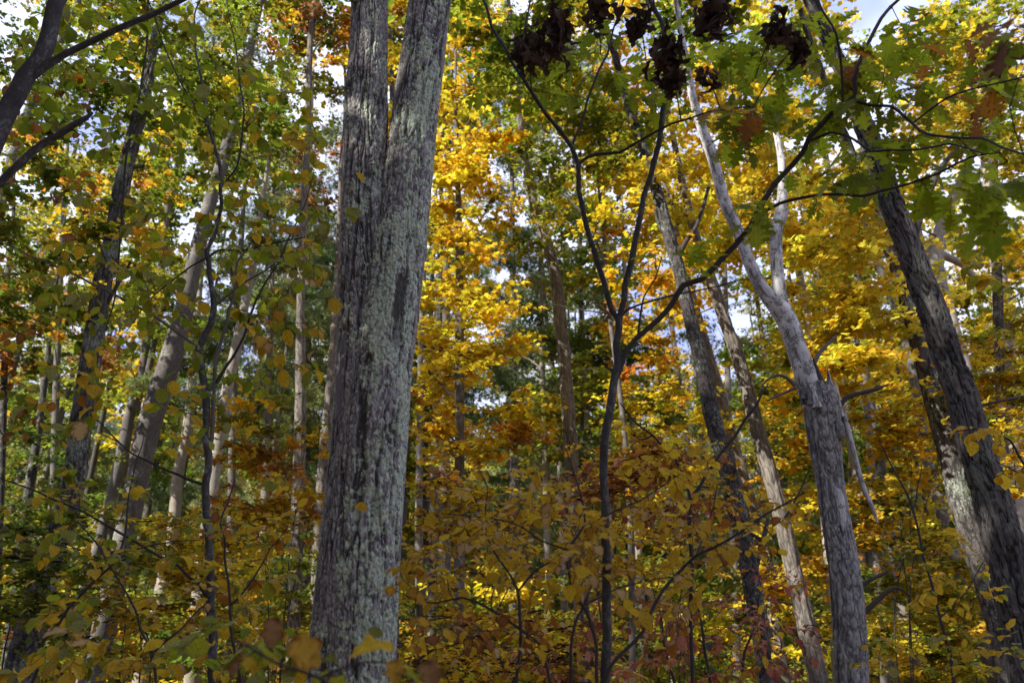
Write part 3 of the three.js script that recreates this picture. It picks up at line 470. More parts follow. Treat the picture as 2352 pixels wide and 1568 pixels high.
tree({ label: 'straight grey trunk leaning right behind the lichen blotched one, sunlit near its top', D: 14, bark: B.plain, disp: 0.02, radial: 28, step: 0.12, pts: [[205, 1568, 60], [254, 1379, 55], [284, 1245, 50], [317, 1095, 49], [334, 1006, 54], [370, 889, 50], [397, 806, 48], [420, 722, 42], [447, 600, 36], [480, 470, 30], [517, 350, 27], [560, 180, 20], [590, 40, 15]], up: 5, crowns: [{ c: [470, 170], r: [190, 200], dd: 2.5, n: 150, pal: GREENS, leaf: 0.1 }], top: { pal: GREENS, n: 120, r: 3.2 } });
tree({ label: 'brownish trunk with a low fork, seen in the gap left of the straight grey trunk', D: 21, bark: B.plain, pts: [[150, 1480, 26], [190, 1362, 26], [213, 1295, 25], [237, 1212, 25], [267, 1095, 27], [284, 1022, 28], [300, 940, 24], [320, 889, 20], [337, 789, 20], [360, 689, 16], [374, 570, 14]], limbs: [{ pts: [[308, 925, 16], [340, 850, 16], [356, 770, 13], [385, 640, 9]] }], up: 6, top: { pal: MIX, n: 110, r: 3 } });
tree({ label: 'pale trunk with a bright sunlit patch low down, right of the straight grey trunk', D: 24, bark: B.pale, pts: [[352, 1440, 36], [370, 1362, 34], [380, 1312, 33], [397, 1212, 27], [410, 1078, 26], [430, 990, 24], [441, 860, 20], [452, 740, 14], [462, 620, 12]], up: 9, top: { pal: PINES, n: 110, r: 3, kind: 'pine', leaf: 0.14 } });
tree({ label: 'pale leaning trunk just right of the crooked grey sapling, dappled with sun', D: 17, bark: B.pale, disp: 0.015, pts: [[440, 1568, 38], [452, 1440, 37], [464, 1300, 35], [480, 1180, 30], [497, 1050, 27], [512, 940, 26], [537, 822, 25], [554, 739, 21], [572, 655, 18], [590, 560, 14], [604, 450, 10]], limbs: [{ pts: [[552, 750, 9], [538, 690, 8], [530, 610, 5]], bark: B.twig }], up: 7, top: { pal: GREENS, n: 100, r: 3 } });
tree({ label: 'slim shaggy trunk left of the double trunk, brown-grey below and whitish above', D: 15, bark: B.hick, disp: 0.02, radial: 22, step: 0.1, pts: [[672, 1560, 33], [678, 1345, 32], [681, 1212, 29], [686, 1078, 27], [689, 950, 25], [690, 822, 23], [690, 689, 18], [698, 467, 17], [705, 334, 15], [709, 200, 14], [713, 83, 12], [722, 0, 10]], limbs: [{ pts: [[711, 130, 5], [740, 90, 4], [768, 62, 3]] }, { pts: [[712, 90, 6], [722, 55, 5], [728, 10, 4]], bark: B.twig }, { pts: [[706, 215, 6], [650, 212, 4], [588, 220, 3]] }], up: 6,
  crowns: [{ c: [600, 90], r: [150, 190], dd: 2.5, n: 110, pal: GREENS, leaf: 0.09 }], top: { pal: GREENS, n: 90, r: 3 } });
tree({ label: 'cream coloured trunk half hidden behind the left edge of the double trunk', D: 18, bark: B.hick, pts: [[725, 1400, 26], [731, 1212, 25], [741, 1078, 24], [750, 970, 24], [761, 856, 20], [770, 689, 14], [778, 540, 12], [783, 380, 9]], up: 6, crowns: [{ c: [735, 330], r: [85, 220], dd: 2, n: 70, pal: [['rust', 3], ['brown', 2], ['olive', 1]], leaf: 0.1 }, { c: [640, 560], r: [110, 200], dd: 2, n: 60, kind: 'pine', pal: PINES, leaf: 0.12 }], top: { pal: ORANGES, n: 60, r: 2.4 } });
tree({ label: 'golden yellow tree with a slender straight trunk, right of the double trunk', D: 12, bark: B.plain, disp: 0.012, pts: [[1055, 1568, 28], [1055, 1380, 27], [1055, 1200, 25], [1055, 1023, 22], [1056, 856, 21], [1055, 689, 19], [1055, 555, 17], [1052, 440, 13], [1049, 334, 10], [1046, 220, 7]], up: 2.4, limbs: [{ pts: [[1053, 600, 7], [1090, 530, 5], [1120, 480, 3]] }, { pts: [[1056, 760, 7], [1110, 735, 5], [1160, 750, 3]] }, { pts: [[1055, 920, 7], [1010, 880, 5], [985, 850, 3]] }],
  crowns: [{ c: [1015, 470], r: [60, 230], dd: 1.5, n: 36, pal: GOLDS, leaf: 0.1 }, { c: [1085, 110], r: [125, 190], dd: 1.8, n: 85, pal: [['gold', 5], ['amber', 2], ['yellow', 2]], leaf: 0.10 }, { c: [1070, 380], r: [125, 150], dd: 1.6, n: 130, pal: GOLDS, leaf: 0.11 }, { c: [1075, 620], r: [110, 150], dd: 1.4, n: 85, pal: GOLDS, leaf: 0.11 }, { c: [1075, 810], r: [120, 120], dd: 1.5, n: 100, pal: [['gold', 5], ['yellow', 3]], leaf: 0.11, flat: 0.2 }, { c: [1100, 980], r: [170, 100], dd: 1.8, n: 85, pal: [['amber', 2], ['orange', 1], ['gold', 5]], leaf: 0.10, flat: 0.2 }] });
tree({ label: 'thin dark trunk close right of the double trunk, in front of the sunlit ones', D: 18, bark: B.darkfurrow, pts: [[990, 1568, 21], [992, 1445, 20], [993, 1300, 19], [996, 1150, 19], [1000, 1000, 18], [1006, 800, 17], [1010, 620, 15], [1014, 480, 10]], up: 6, top: { pal: MIX, n: 70, r: 2.6 } });
tree({ label: 'broad brown trunk in the shade behind the golden tree, sunlit at head height', D: 24, bark: B.hick, pts: [[1022, 1568, 36], [1020, 1350, 34], [1018, 1150, 33], [1017, 939, 31], [1020, 780, 26], [1024, 600, 20]], up: 10, top: { pal: MIX, n: 110, r: 3.4 } });
tree({ label: 'narrow grey trunk touching the right edge of the double trunk low down', D: 20, bark: B.plain, pts: [[966, 1568, 20], [964, 1400, 20], [962, 1212, 19], [964, 1000, 16], [966, 800, 12]], up: 8, top: { pal: MIX, n: 70, r: 2.6 } });
tree({ label: 'tall shaggy beige trunk between the golden tree and the forked sapling', D: 13, bark: B.hick, disp: 0.028, radial: 30, step: 0.08, pts: [[1346, 1568, 37], [1336, 1400, 35], [1327, 1250, 34], [1316, 1095, 33], [1309, 1000, 30], [1304, 922, 29], [1296, 822, 29], [1286, 722, 28], [1279, 655, 28], [1269, 605, 27], [1256, 555, 26], [1238, 500, 23], [1224, 460, 21], [1211, 395, 17], [1196, 290, 14], [1186, 200, 12], [1180, 90, 9]], up: 5, top: { pal: GREENS, n: 110, r: 3 } });
tree({ label: 'thin pale trunk with dead twigs standing left of the tall beige trunk', D: 24, bark: B.pale, pts: [[1255, 1200, 14], [1251, 989, 13], [1246, 856, 12], [1244, 722, 11], [1240, 560, 8]], up: 8, limbs: [[1246, 850, 1190, 815], [1245, 770, 1195, 760], [1247, 880, 1180, 905], [1249, 950, 1320, 935], [1246, 830, 1310, 850]].map((q) => ({ pts: [[q[0], q[1], 4], [lerp(q[0], q[2], 0.5), lerp(q[1], q[3], 0.5) - 6, 3], [q[2], q[3], 2]], bark: B.paletwig })), crowns: [{ c: [1165, 640], r: [110, 230], dd: 3, n: 110, kind: 'pine', pal: PINES, leaf: 0.13, size: 0.6 }], top: { kind: 'pine', pal: PINES, n: 90, r: 3, leaf: 0.14 } });
tree({ label: 'second thin trunk squeezed against the left side of the tall beige trunk', D: 25, bark: B.hick, pts: [[1292, 1240, 16], [1287, 1060, 15], [1283, 956, 13], [1271, 856, 12], [1258, 756, 10], [1248, 640, 8]], up: 8, crowns: [{ c: [1365, 850], r: [110, 110], dd: 2.5, n: 80, kind: 'pine', pal: [['palepine', 3], ['pine', 1], ['olive', 1]], leaf: 0.13 }], top: { kind: 'pine', pal: PINES, n: 80, r: 3, leaf: 0.14 } });
tree({ label: 'dim grey trunk seen through the pine boughs left of the forked sapling', D: 30, bark: B.plain, pts: [[1352, 1200, 22], [1350, 1060, 21], [1343, 900, 18], [1336, 730, 14], [1332, 600, 10]], up: 9, top: { kind: 'pine', pal: PINES, n: 90, r: 3, leaf: 0.14 } });
tree({ label: 'green leaved slim tree between the tall beige trunk and the crooked dark one', D: 11.5, bark: B.plain, pts: [[1452, 1450, 16], [1448, 1200, 14], [1430, 950, 12], [1400, 720, 10], [1385, 520, 8], [1372, 400, 6]], up: 1, limbs: [{ pts: [[1390, 600, 6], [1330, 480, 5], [1260, 420, 3]] }, { pts: [[1385, 520, 6], [1440, 430, 5], [1500, 400, 3]] }], crowns: [{ c: [1330, 430], r: [190, 150], dd: 1.6, n: 120, pal: [['green', 2], ['lime', 6], ['olive', 1], ['yellow', 1]], leaf: 0.085, size: 0.42, flat: 0.16 }, { c: [1370, 270], r: [130, 110], dd: 1.3, n: 90, pal: [['lime', 4], ['yellow', 2], ['green', 1]], leaf: 0.085, size: 0.42, flat: 0.16 }] });
tree({ label: 'dark crooked trunk with grey-green lichen patches right of the forked sapling', D: 9, bark: B.darkfurrow, disp: 0.03, radial: 40, step: 0.06, pts: [[1768, 1600, 40], [1754, 1512, 38], [1738, 1412, 40], [1722, 1312, 42], [1709, 1245, 38], [1690, 1162, 44], [1672, 1078, 41], [1640, 972, 37], [1620, 872, 35], [1600, 789, 32], [1580, 705, 29], [1556, 605, 29], [1536, 539, 29], [1518, 470, 26], [1500, 410, 23], [1480, 350, 21], [1464, 300, 19], [1440, 230, 18], [1422, 160, 15]], up: 3, limbs: [{ pts: [[1553, 600, 14], [1575, 555, 11], [1600, 520, 9], [1628, 430, 7]], bark: B.twig }, { pts: [[1535, 545, 10], [1515, 522, 8], [1505, 480, 6]] }, { pts: [[1728, 1330, 14], [1742, 1280, 14], [1760, 1215, 11], [1764, 1190, 8]], bark: B.darkfurrow }, { pts: [[1752, 1240, 9], [1720, 1222, 7], [1690, 1195, 5]], bark: B.twig }],
  crowns: [{ c: [1470, 300], r: [160, 160], dd: 1.8, n: 45, pal: [['gold', 3], ['lime', 2], ['yellow', 2]], leaf: 0.09 }], top: { pal: GREENS, n: 100, r: 2.6 } });
tree({ label: 'smooth beige trunk directly behind the dark crooked trunk', D: 13, bark: B.hick, pts: [[1790, 1500, 32], [1764, 1340, 31], [1740, 1212, 30], [1706, 1090, 28], [1676, 990, 27], [1655, 906, 25], [1625, 800, 20]], up: 6, top: { pal: GOLDS, n: 80, r: 2.6 } });
tree({ label: 'shaggy grey-brown trunk between the dark crooked trunk and the broken snag', D: 11, bark: B.hick, disp: 0.03, radial: 32, step: 0.07, pts: [[1885, 1580, 44], [1870, 1512, 42], [1844, 1395, 39], [1820, 1295, 37], [1797, 1195, 35], [1765, 1075, 34], [1736, 972, 32], [1716, 889, 30], [1696, 822, 29], [1666, 739, 27], [1640, 662, 26], [1606, 572, 21], [1582, 480, 17], [1560, 384, 14], [1540, 280, 10]], up: 5, crowns: [{ c: [1540, 480], r: [130, 130], dd: 1.8, n: 70, pal: GOLDS, leaf: 0.1 }, { c: [1500, 710], r: [110, 140], dd: 2, n: 70, pal: [['gold', 3], ['amber', 3], ['orange', 1]], leaf: 0.1 }], top: { pal: GOLDS, n: 90, r: 2.8 } });
tree({ label: 'yellow-leaved tree with a sunlit slim trunk behind the white prongs of the snag', D: 17, bark: B.pale, pts: [[1880, 1000, 20], [1866, 830, 19], [1854, 722, 18], [1841, 650, 17], [1815, 520, 13], [1795, 400, 9]], up: 5, crowns: [{ c: [1760, 850], r: [120, 150], dd: 2.5, n: 80, pal: LIGHTER, leaf: 0.13, size: 0.6 }, { c: [1720, 480], r: [170, 190], dd: 2.5, n: 135, pal: [['gold', 4], ['yellow', 3], ['lime', 2], ['green', 1]], leaf: 0.13, size: 0.6 }, { c: [1650, 250], r: [150, 180], dd: 2.5, n: 80, pal: [['yellow', 3], ['lime', 2], ['gold', 2]], leaf: 0.13, size: 0.6 }] });
// the broken snag
{
  const D = 7, s = tree({ name: 'dead_snag', label: 'dead pale snag with a jagged broken top and two bare white prongs', D, bark: B.scaly, disp: 0.022, radial: 90, step: 0.03, up: 0, wob: 0.10, pts: [[1962, 1620, 76], [1955, 1500, 76], [1944, 1345, 75], [1930, 1250, 68], [1921, 1195, 63], [1908, 1100, 60], [1897, 1030, 68], [1889, 960, 78], [1886, 915, 78], [1886, 885, 60]],
    limbs: [{ name: 'prong', bark: B.wood, step: 0.03, radial: 40, fade: 0.9, disp: 0.01, pts: [[1890, 1010, 26, 7.06], [1876, 955, 44, 7.04], [1859, 890, 50, 7.01], [1843, 835, 46], [1827, 789, 43], [1812, 745, 44], [1796, 715, 46], [1772, 690, 36], [1750, 660, 30], [1723, 605, 27], [1697, 532, 27], [1667, 467, 25], [1637, 360, 24], [1612, 290, 22], [1594, 230, 17], [1578, 150, 14], [1562, 60, 12], [1550, -20, 9]] },
      { name: 'prong', bark: B.wood, step: 0.05, disp: 0.01, pts: [[1806, 740, 34], [1797, 700, 30], [1789, 650, 28], [1783, 572, 28], [1785, 520, 26], [1794, 484, 24], [1797, 384, 18], [1782, 300, 13], [1768, 250, 9]] },
      { name: 'broken_limb', bark: B.wood, pts: [[1785, 530, 14], [1800, 505, 12], [1811, 480, 7]] },
      { name: 'broken_limb', bark: B.twig, pts: [[1926, 935, 12], [1945, 912, 12], [1990, 900, 10], [2015, 893, 9], [2044, 882, 3]] },
      { name: 'broken_limb', bark: B.greytwig, pts: [[1862, 850, 14], [1884, 808, 9], [1905, 788, 7], [1924, 769, 5]] },
      { name: 'broken_limb', bark: B.greytwig, pts: [[1828, 886, 11], [1806, 866, 8], [1785, 861, 7], [1758, 876, 5], [1745, 900, 3]] },
      { name: 'broken_limb', bark: B.greytwig, pts: [[1828, 890, 8], [1795, 905, 6], [1762, 920, 4]] },
      { name: 'broken_limb', bark: B.wood, pts: [[1938, 950, 10], [1948, 985, 12], [1964, 1045, 11], [1984, 1120, 12], [2005, 1165, 10], [2016, 1200, 5]] },
      { name: 'broken_limb', bark: B.twig, pts: [[1970, 1420, 22], [1984, 1408, 12], [2012, 1382, 11], [2040, 1358, 10], [2058, 1349, 8], [2078, 1358, 5], [2093, 1372, 4]] },
      { name: 'broken_limb', bark: B.twig, pts: [[1972, 1350, 16], [1984, 1342, 9], [2012, 1325, 8], [2040, 1312, 7]] }] });
  // jagged splinters round the broken top
  const sp = (px, py, w, h, d, lean, m) => { const b = at(px, py, D + d), k = mpp(py, D), g = new THREE.ConeGeometry(w * k * 0.5, h * k, 7, 4), p = g.attributes.position; for (let i = 0; i < p.count; i++) { const y = p.getY(i) / (h * k) + 0.5, f = 1 + (hash(i, px) - 0.5) * 0.5; p.setX(i, p.getX(i) * f + lean * y * k * h); p.setZ(i, p.getZ(i) * 0.5 * f); } g.translate(b.x - s.root.position.x, b.y + h * k * 0.42, b.z - s.root.position.z); g.computeVertexNormals(); meshOf('splinter', g, m, s.root); };
  const dw = flat('rotten_wood', 0.06, 0.045, 0.036), pw = flat('fresh_split_wood', 0.5, 0.36, 0.2);
  sp(1896, 900, 26, 105, -0.06, -0.16, dw); sp(1907, 905, 24, 70, -0.10, 0.05, B.scaly.m); sp(1922, 915, 22, 60, -0.07, 0.08, pw); sp(1930, 950, 20, 85, -0.03, 0.0, B.wood.m); sp(1883, 905, 20, 40, -0.12, 0.0, B.scaly.m); sp(1938, 985, 14, 60, 0.0, 0.1, dw); sp(1852, 912, 22, 46, -0.10, -0.1, B.scaly.m); sp(1866, 925, 26, 60, -0.15, -0.08, B.scaly.m); sp(1846, 925, 16, 40, -0.04, -0.12, B.scaly.m); sp(1878, 930, 20, 66, -0.17, -0.06, B.wood.m); sp(1914, 900, 14, 74, 0.05, -0.05, B.wood.m); sp(1902, 905, 14, 60, 0.06, -0.2, dw);
  // the bare stripe on its front and the knob under the top
  const kb = new THREE.SphereGeometry(0.075, 18, 14), kp = at(1925, 985, D - 0.09); kb.scale(0.8, 1.5, 0.8); kb.translate(kp.x - s.root.position.x, kp.y, kp.z - s.root.position.z); meshOf('burl', kb, B.scaly.m, s.root);
  const st = line([[1926, 1110, 10], [1930, 1140, 22], [1934, 1180, 24], [1938, 1215, 16], [1944, 1250, 5]], D - 0.105); meshOf('bare_stripe', tube(st[0].map((p, i) => p.add(V(0, 0, i === 0 || i === 4 ? -0.03 : -0.018))), st[1], B.wood, { off: s.root.position, radial: 12, step: 0.05 }), B.wood.m, s.root);
}
tree({ label: 'slim leaning trunk right of the snag, bright with dappled sun', D: 13, bark: B.pale, disp: 0.015, pts: [[2112, 1568, 26], [2098, 1495, 27], [2074, 1412, 29], [2044, 1322, 28], [2018, 1245, 27], [1991, 1162, 25], [1966, 1078, 20], [1950, 1010, 14], [1935, 920, 10]], up: 5, top: { pal: GOLDS, n: 80, r: 2.4 } });
tree({ label: 'thin grey trunk with lit patches left of the mottled trunk on the right', D: 16, bark: B.plain, pts: [[2240, 1420, 30], [2214, 1340, 29], [2194, 1279, 27], [2164, 1178, 27], [2132, 1060, 24], [2110, 930, 21], [2091, 822, 20], [2071, 749, 19], [2044, 672, 17], [2011, 589, 16], [1994, 539, 14], [1965, 430, 11]], up: 5, top: { pal: MIX, n: 90, r: 2.8 } });
tree({ label: 'mottled brown trunk pressed against the left side of the big shaggy one', D: 10, bark: B.furrow, disp: 0.022, radial: 32, step: 0.07, pts: [[2318, 1568, 58], [2298, 1445, 56], [2258, 1312, 54], [2214, 1178, 51], [2191, 1078, 50], [2158, 960, 46], [2118, 816, 38], [2091, 715, 34], [2064, 622, 32], [2031, 539, 28], [1978, 400, 23], [1951, 340, 20], [1915, 240, 15]], up: 4, crowns: [{ c: [1950, 600], r: [150, 170], dd: 2, n: 190, pal: [['yellow', 5], ['gold', 3]], leaf: 0.11 }, { c: [1960, 780], r: [130, 110], dd: 1.6, n: 110, pal: [['yellow', 4], ['gold', 4]], leaf: 0.1, flat: 0.2 }] });
tree({ label: 'big shaggy dark grey trunk with a knot hole, leaning in at the right side', D: 7.5, bark: B.shag, disp: 0.045, radial: 90, step: 0.03, pts: [[2375, 1600, 92], [2350, 1450, 88], [2331, 1379, 86], [2298, 1212, 83], [2262, 1090, 77], [2231, 989, 71], [2204, 889, 66], [2174, 806, 62], [2148, 722, 62], [2114, 639, 58], [2091, 572, 53], [2060, 500, 51], [2038, 440, 50], [2015, 370, 48], [1990, 300, 44], [1965, 240, 40], [1930, 150, 32]], up: 5,
  limbs: [{ pts: [[2095, 560, 20], [2122, 470, 17], [2140, 430, 15], [2162, 385, 12], [2200, 340, 8]], bark: B.twig }, { name: 'loose_bark_strip', bark: B.shag, pts: [[2128, 610, 5], [2158, 670, 9], [2173, 705, 5]] }, { name: 'loose_bark_strip', bark: B.shag, pts: [[2192, 760, 4], [2204, 800, 8], [2208, 830, 4]] }, { name: 'loose_bark_strip', bark: B.shag, pts: [[2104, 548, 4], [2128, 590, 8], [2138, 612, 4]] }, { pts: [[2245, 935, 9], [2280, 925, 7], [2325, 915, 6], [2370, 905, 5]], bark: B.twig }], top: { pal: MIX, n: 110, r: 2.8 } });
tree({ label: 'pale tree with a limb forking right, glimpsed behind the big shaggy trunk', D: 12, bark: B.pale, pts: [[2290, 1200, 40], [2240, 950, 38], [2185, 750, 36], [2148, 610, 40], [2158, 545, 30], [2174, 484, 24], [2208, 417, 20], [2250, 300, 14], [2270, 200, 10]], up: 4, limbs: [{ pts: [[2150, 580, 24], [2175, 590, 18], [2214, 609, 15], [2240, 640, 10], [2280, 650, 6]] }, { pts: [[2150, 600, 16], [2128, 580, 14], [2110, 520, 10]] }], crowns: [{ c: [2230, 240], r: [170, 220], dd: 2.4, n: 190, pal: [['olive', 3], ['gold', 3], ['lime', 2]], leaf: 0.11 }] });
tree({ label: 'broad trunk with bright sunlit patches at the right edge of the picture', D: 15, bark: B.pale, disp: 0.02, pts: [[2340, 1568, 46], [2336, 1300, 44], [2331, 1112, 42], [2331, 1022, 41], [2311, 856, 42], [2302, 720, 38], [2290, 580, 32], [2275, 440, 24]], up: 5, crowns: [{ c: [2280, 690], r: [130, 170], dd: 2, n: 130, pal: [['gold', 4], ['olive', 2], ['yellow', 1]], leaf: 0.12, size: 0.55 }], top: { pal: MIX, n: 90, r: 2.8 } });
tree({ label: 'slim dark upright stem high in the top right corner among golden leaves', D: 14, bark: B.darkfurrow, pts: [[2300, 900, 24], [2290, 600, 21], [2282, 350, 18], [2278, 100, 16], [2276, -60, 13]], up: 4, crowns: [{ c: [2180, 130], r: [200, 190], dd: 2.4, n: 140, pal: GOLDS, leaf: 0.11 }] });
tree({ label: 'grey leaning trunk behind the dark forked limb in the upper left corner', D: 15, bark: B.plain, pts: [[-40, 700, 30], [5, 440, 26], [40, 334, 24], [52, 295, 23], [73, 240, 22], [100, 187, 19], [130, 110, 15]], up: 5, crowns: [{ c: [90, 110], r: [210, 190], dd: 2.4, n: 210, pal: GREENS, leaf: 0.1 }, { c: [330, 470], r: [200, 170], dd: 2.4, n: 110, pal: MIX, leaf: 0.1 }] });
tree({ label: 'orange-leaved tree with a thin dark stem at the left edge', D: 13, bark: B.darkfurrow, pts: [[-5, 1300, 16], [5, 1000, 15], [12, 760, 13], [18, 620, 11], [28, 540, 8]], up: 2, crowns: [{ c: [95, 740], r: [160, 170], dd: 2, n: 170, pal: [['orange', 2], ['rust', 2], ['amber', 2], ['green', 4]], leaf: 0.1 }, { c: [200, 430], r: [190, 130], dd: 2, n: 90, pal: [['amber', 2], ['orange', 1], ['green', 3], ['olive', 2]], leaf: 0.1 }] });
tree({ label: 'dim slender trunk low in the shade at the left edge', D: 17, bark: B.darkfurrow, pts: [[20, 1500, 28], [43, 1279, 26], [62, 1150, 22], [85, 1000, 17], [105, 850, 12]], up: 5, crowns: [{ c: [90, 1150], r: [150, 190], dd: 2, n: 120, pal: [['green', 3], ['dark', 3], ['olive', 1]], leaf: 0.1 }] });
tree({ label: 'orange-gold tree high in the gap above the fork of the double trunk', D: 16, bark: B.darkfurrow, pts: [[905, 900, 18], [905, 500, 15], [900, 200, 11], [895, 60, 8]], up: 3, crowns: [{ c: [895, 330], r: [45, 110], dd: 1, n: 40, pal: GOLDS, leaf: 0.12 }, { c: [840, 60], r: [130, 130], dd: 2, n: 110, pal: ORANGES, leaf: 0.12 }, { c: [910, 260], r: [60, 150], dd: 2, n: 60, pal: GOLDS, leaf: 0.12 }] });
tree({ label: 'feathery pale green pine with dead lower twigs, seen between the left trunks', D: 20, bark: B.hick, pts: [[600, 1400, 22], [606, 1200, 20], [612, 1000, 17], [620, 760, 13], [628, 520, 9]], up: 5, limbs: [[604, 1000, 540, 950], [608, 960, 660, 930], [604, 1060, 545, 1045], [610, 900, 560, 860], [612, 850, 668, 830]].map((q) => ({ pts: [[q[0], q[1], 4], [lerp(q[0], q[2], 0.5), lerp(q[1], q[3], 0.5) - 5, 3], [q[2], q[3], 2]], bark: B.paletwig })), crowns: [{ c: [610, 720], r: [120, 220], dd: 2.5, n: 120, kind: 'pine', pal: PINES, leaf: 0.13, size: 0.6 }, { c: [420, 820], r: [110, 160], dd: 2, n: 60, kind: 'pine', pal: PINES, leaf: 0.13, size: 0.6 }] });

const LIGHT = [['lime', 2], ['green', 4], ['palepine', 2], ['olive', 3], ['gold', 0.7]];
tree({ label: 'light green tree filling the gaps behind the crooked grey sapling', D: 19, bark: B.plain, pts: [[530, 1200, 18], [535, 950, 17], [545, 700, 14], [560, 450, 10], [570, 250, 7]], up: 3, crowns: [{ c: [600, 330], r: [170, 260], dd: 2.6, n: 190, pal: LIGHT, leaf: 0.12, size: 0.6 }, { c: [470, 640], r: [150, 200], dd: 2.6, n: 120, pal: LIGHT, leaf: 0.12, size: 0.6 }] });
tree({ label: 'light green tree behind the trunk pair at the left, in front of the far wood', D: 20, bark: B.plain, pts: [[120, 1300, 18], [125, 1000, 16], [135, 700, 13], [150, 400, 9]], up: 3, crowns: [{ c: [160, 430], r: [190, 260], dd: 2.6, n: 190, pal: LIGHT, leaf: 0.12, size: 0.6 }, { c: [300, 700], r: [160, 200], dd: 2.6, n: 110, pal: [['olive', 3], ['gold', 2], ['green', 3]], leaf: 0.12, size: 0.6 }] });
tree({ name: 'pine_tree', label: 'tall soft pine behind the slim shaggy trunk, its boughs pale green and yellowish', D: 26, bark: B.hick, pts: [[700, 1300, 22], [704, 1000, 19], [708, 700, 15], [712, 400, 10]], up: 6, crowns: [{ c: [690, 430], r: [120, 260], dd: 3, n: 208, kind: 'pine', pal: PINES, leaf: 0.15, size: 0.8 }, { c: [700, 760], r: [110, 190], dd: 3, n: 144, kind: 'pine', pal: PINES, leaf: 0.15, size: 0.8 }] });
tree({ name: 'pine_tree', label: 'soft pine behind the tall beige trunk, catching the sun on hazy green boughs', D: 27, bark: B.hick, pts: [[1180, 1300, 22], [1180, 1000, 19], [1178, 700, 15], [1176, 400, 10]], up: 6, crowns: [{ c: [1190, 520], r: [110, 260], dd: 3, n: 208, kind: 'pine', pal: PINES, leaf: 0.15, size: 0.8 }, { c: [1230, 860], r: [140, 190], dd: 3, n: 192, kind: 'pine', pal: PINES, leaf: 0.15, size: 0.8 }] });
tree({ label: 'green and gold tree in the gap between the mottled trunk and the snag prongs', D: 20, bark: B.plain, pts: [[2010, 1200, 18], [1990, 900, 16], [1965, 600, 13], [1940, 350, 9]], up: 3, crowns: [{ c: [2230, 620], r: [140, 170], dd: 2.6, n: 90, pal: LIGHTER, leaf: 0.12, size: 0.6 }, { c: [1980, 480], r: [150, 260], dd: 2.6, n: 150, pal: MIX, leaf: 0.12, size: 0.6 }, { c: [2240, 420], r: [150, 220], dd: 2.6, n: 120, pal: MIX, leaf: 0.12, size: 0.6 }] });
tree({ label: 'green tree high between the pale prongs and the forked sapling, far back', D: 20, bark: B.plain, pts: [[1680, 1100, 16], [1670, 800, 14], [1660, 450, 11], [1655, 200, 8]], up: 3, crowns: [{ c: [1500, 120], r: [220, 180], dd: 2.6, n: 130, pal: [['lime', 4], ['yellow', 3], ['green', 2]], leaf: 0.12, size: 0.6 }, { c: [1800, 150], r: [180, 170], dd: 2.6, n: 120, pal: [['yellow', 3], ['lime', 3], ['gold', 2]], leaf: 0.12, size: 0.6 }] });

tree({ label: 'pale gold-green tree closing the gap right of the tall beige trunk, far back', D: 23, bark: B.plain, pts: [[1400, 1200, 16], [1398, 900, 14], [1390, 600, 11], [1385, 400, 8]], up: 3, crowns: [{ c: [1330, 620], r: [150, 200], dd: 2.6, n: 170, pal: [['lime', 3], ['green', 3], ['palepine', 3], ['gold', 1]], leaf: 0.12, size: 0.6 }, { c: [1200, 180], r: [150, 190], dd: 2.6, n: 110, pal: [['palepine', 3], ['lime', 3], ['green', 2], ['gold', 1]], leaf: 0.12, size: 0.6 }, { c: [1420, 900], r: [150, 170], dd: 2.6, n: 120, pal: LIGHT, leaf: 0.12, size: 0.6 }] });
// ---------------------------------------------------------------- understorey bushes in the middle distance
function bush(name, label, px, py, D, h, crowns, bark = B.twig) {
  const stems = []; const sc = 8 / D; for (let i = 0; i < 3; i++) { const dx = gauss() * 130, k = gauss() * 25; stems.push([[px + dx * 0.1, 1640, 5 * sc], [px + dx * 0.5 + k, lerp(1620, py, 0.4), 4 * sc], [px + dx * 0.7 - k, lerp(1620, py, 0.7), 3 * sc], [px + dx * 1.5, py, 1.5 * sc]]); }
  const b = at(px, 1568, D), root = thing(name, label, 'shrub', V(b.x, 0, b.z)), nodes = [];
  for (const s of stems) { const [p, r] = line(s, D); p[0].y = -0.05; meshOf('stem', tube(p, r, bark, { off: root.position, radial: 6, step: 0.15 }), bark.m, root); p.forEach((q, i) => nodes.push({ p: q, r: r[i] }, ...(i ? [{ p: q.clone().lerp(p[i - 1], 0.5), r: r[i] }] : []))); }
  for (const k of crowns) crown(root, nodes, { D, tip: 0.0025, bark: B.twig, size: 0.34, leaf: 0.065, flat: 0.2, ...k });
}
const YB = [['gold', 4], ['olive', 2], ['amber', 2]];
bush('yellow_shrub', 'gold leaved shrub low between the two leftmost trunks', 330, 1330, 8, 2, [{ c: [330, 1390], r: [190, 120], n: 120, pal: YB }, { c: [470, 1250], r: [130, 90], n: 50, pal: YB }]);
bush('green_shrub', 'shaded green shrub in the lower left corner', 60, 1330, 7.5, 2, [{ c: [110, 1340], r: [170, 170], n: 120, pal: [['green', 4], ['olive', 3]] }]);
bush('yellow_shrub', 'bright yellow-green shrub low in the sun left of the double trunk', 585, 1380, 13, 2, [{ c: [590, 1390], r: [100, 140], n: 130, pal: [['lime', 4], ['yellow', 2], ['olive', 1]], leaf: 0.08 }]);
bush('orange_shrub', 'orange-yellow shrub layered behind the slim shaggy trunk', 640, 1150, 11, 2.5, [{ c: [620, 1130], r: [150, 120], n: 120, pal: ORANGES, leaf: 0.08, size: 0.4 }, { c: [600, 1000], r: [140, 90], n: 60, pal: [['amber', 3], ['gold', 2], ['olive', 2]], leaf: 0.08, size: 0.4 }]);
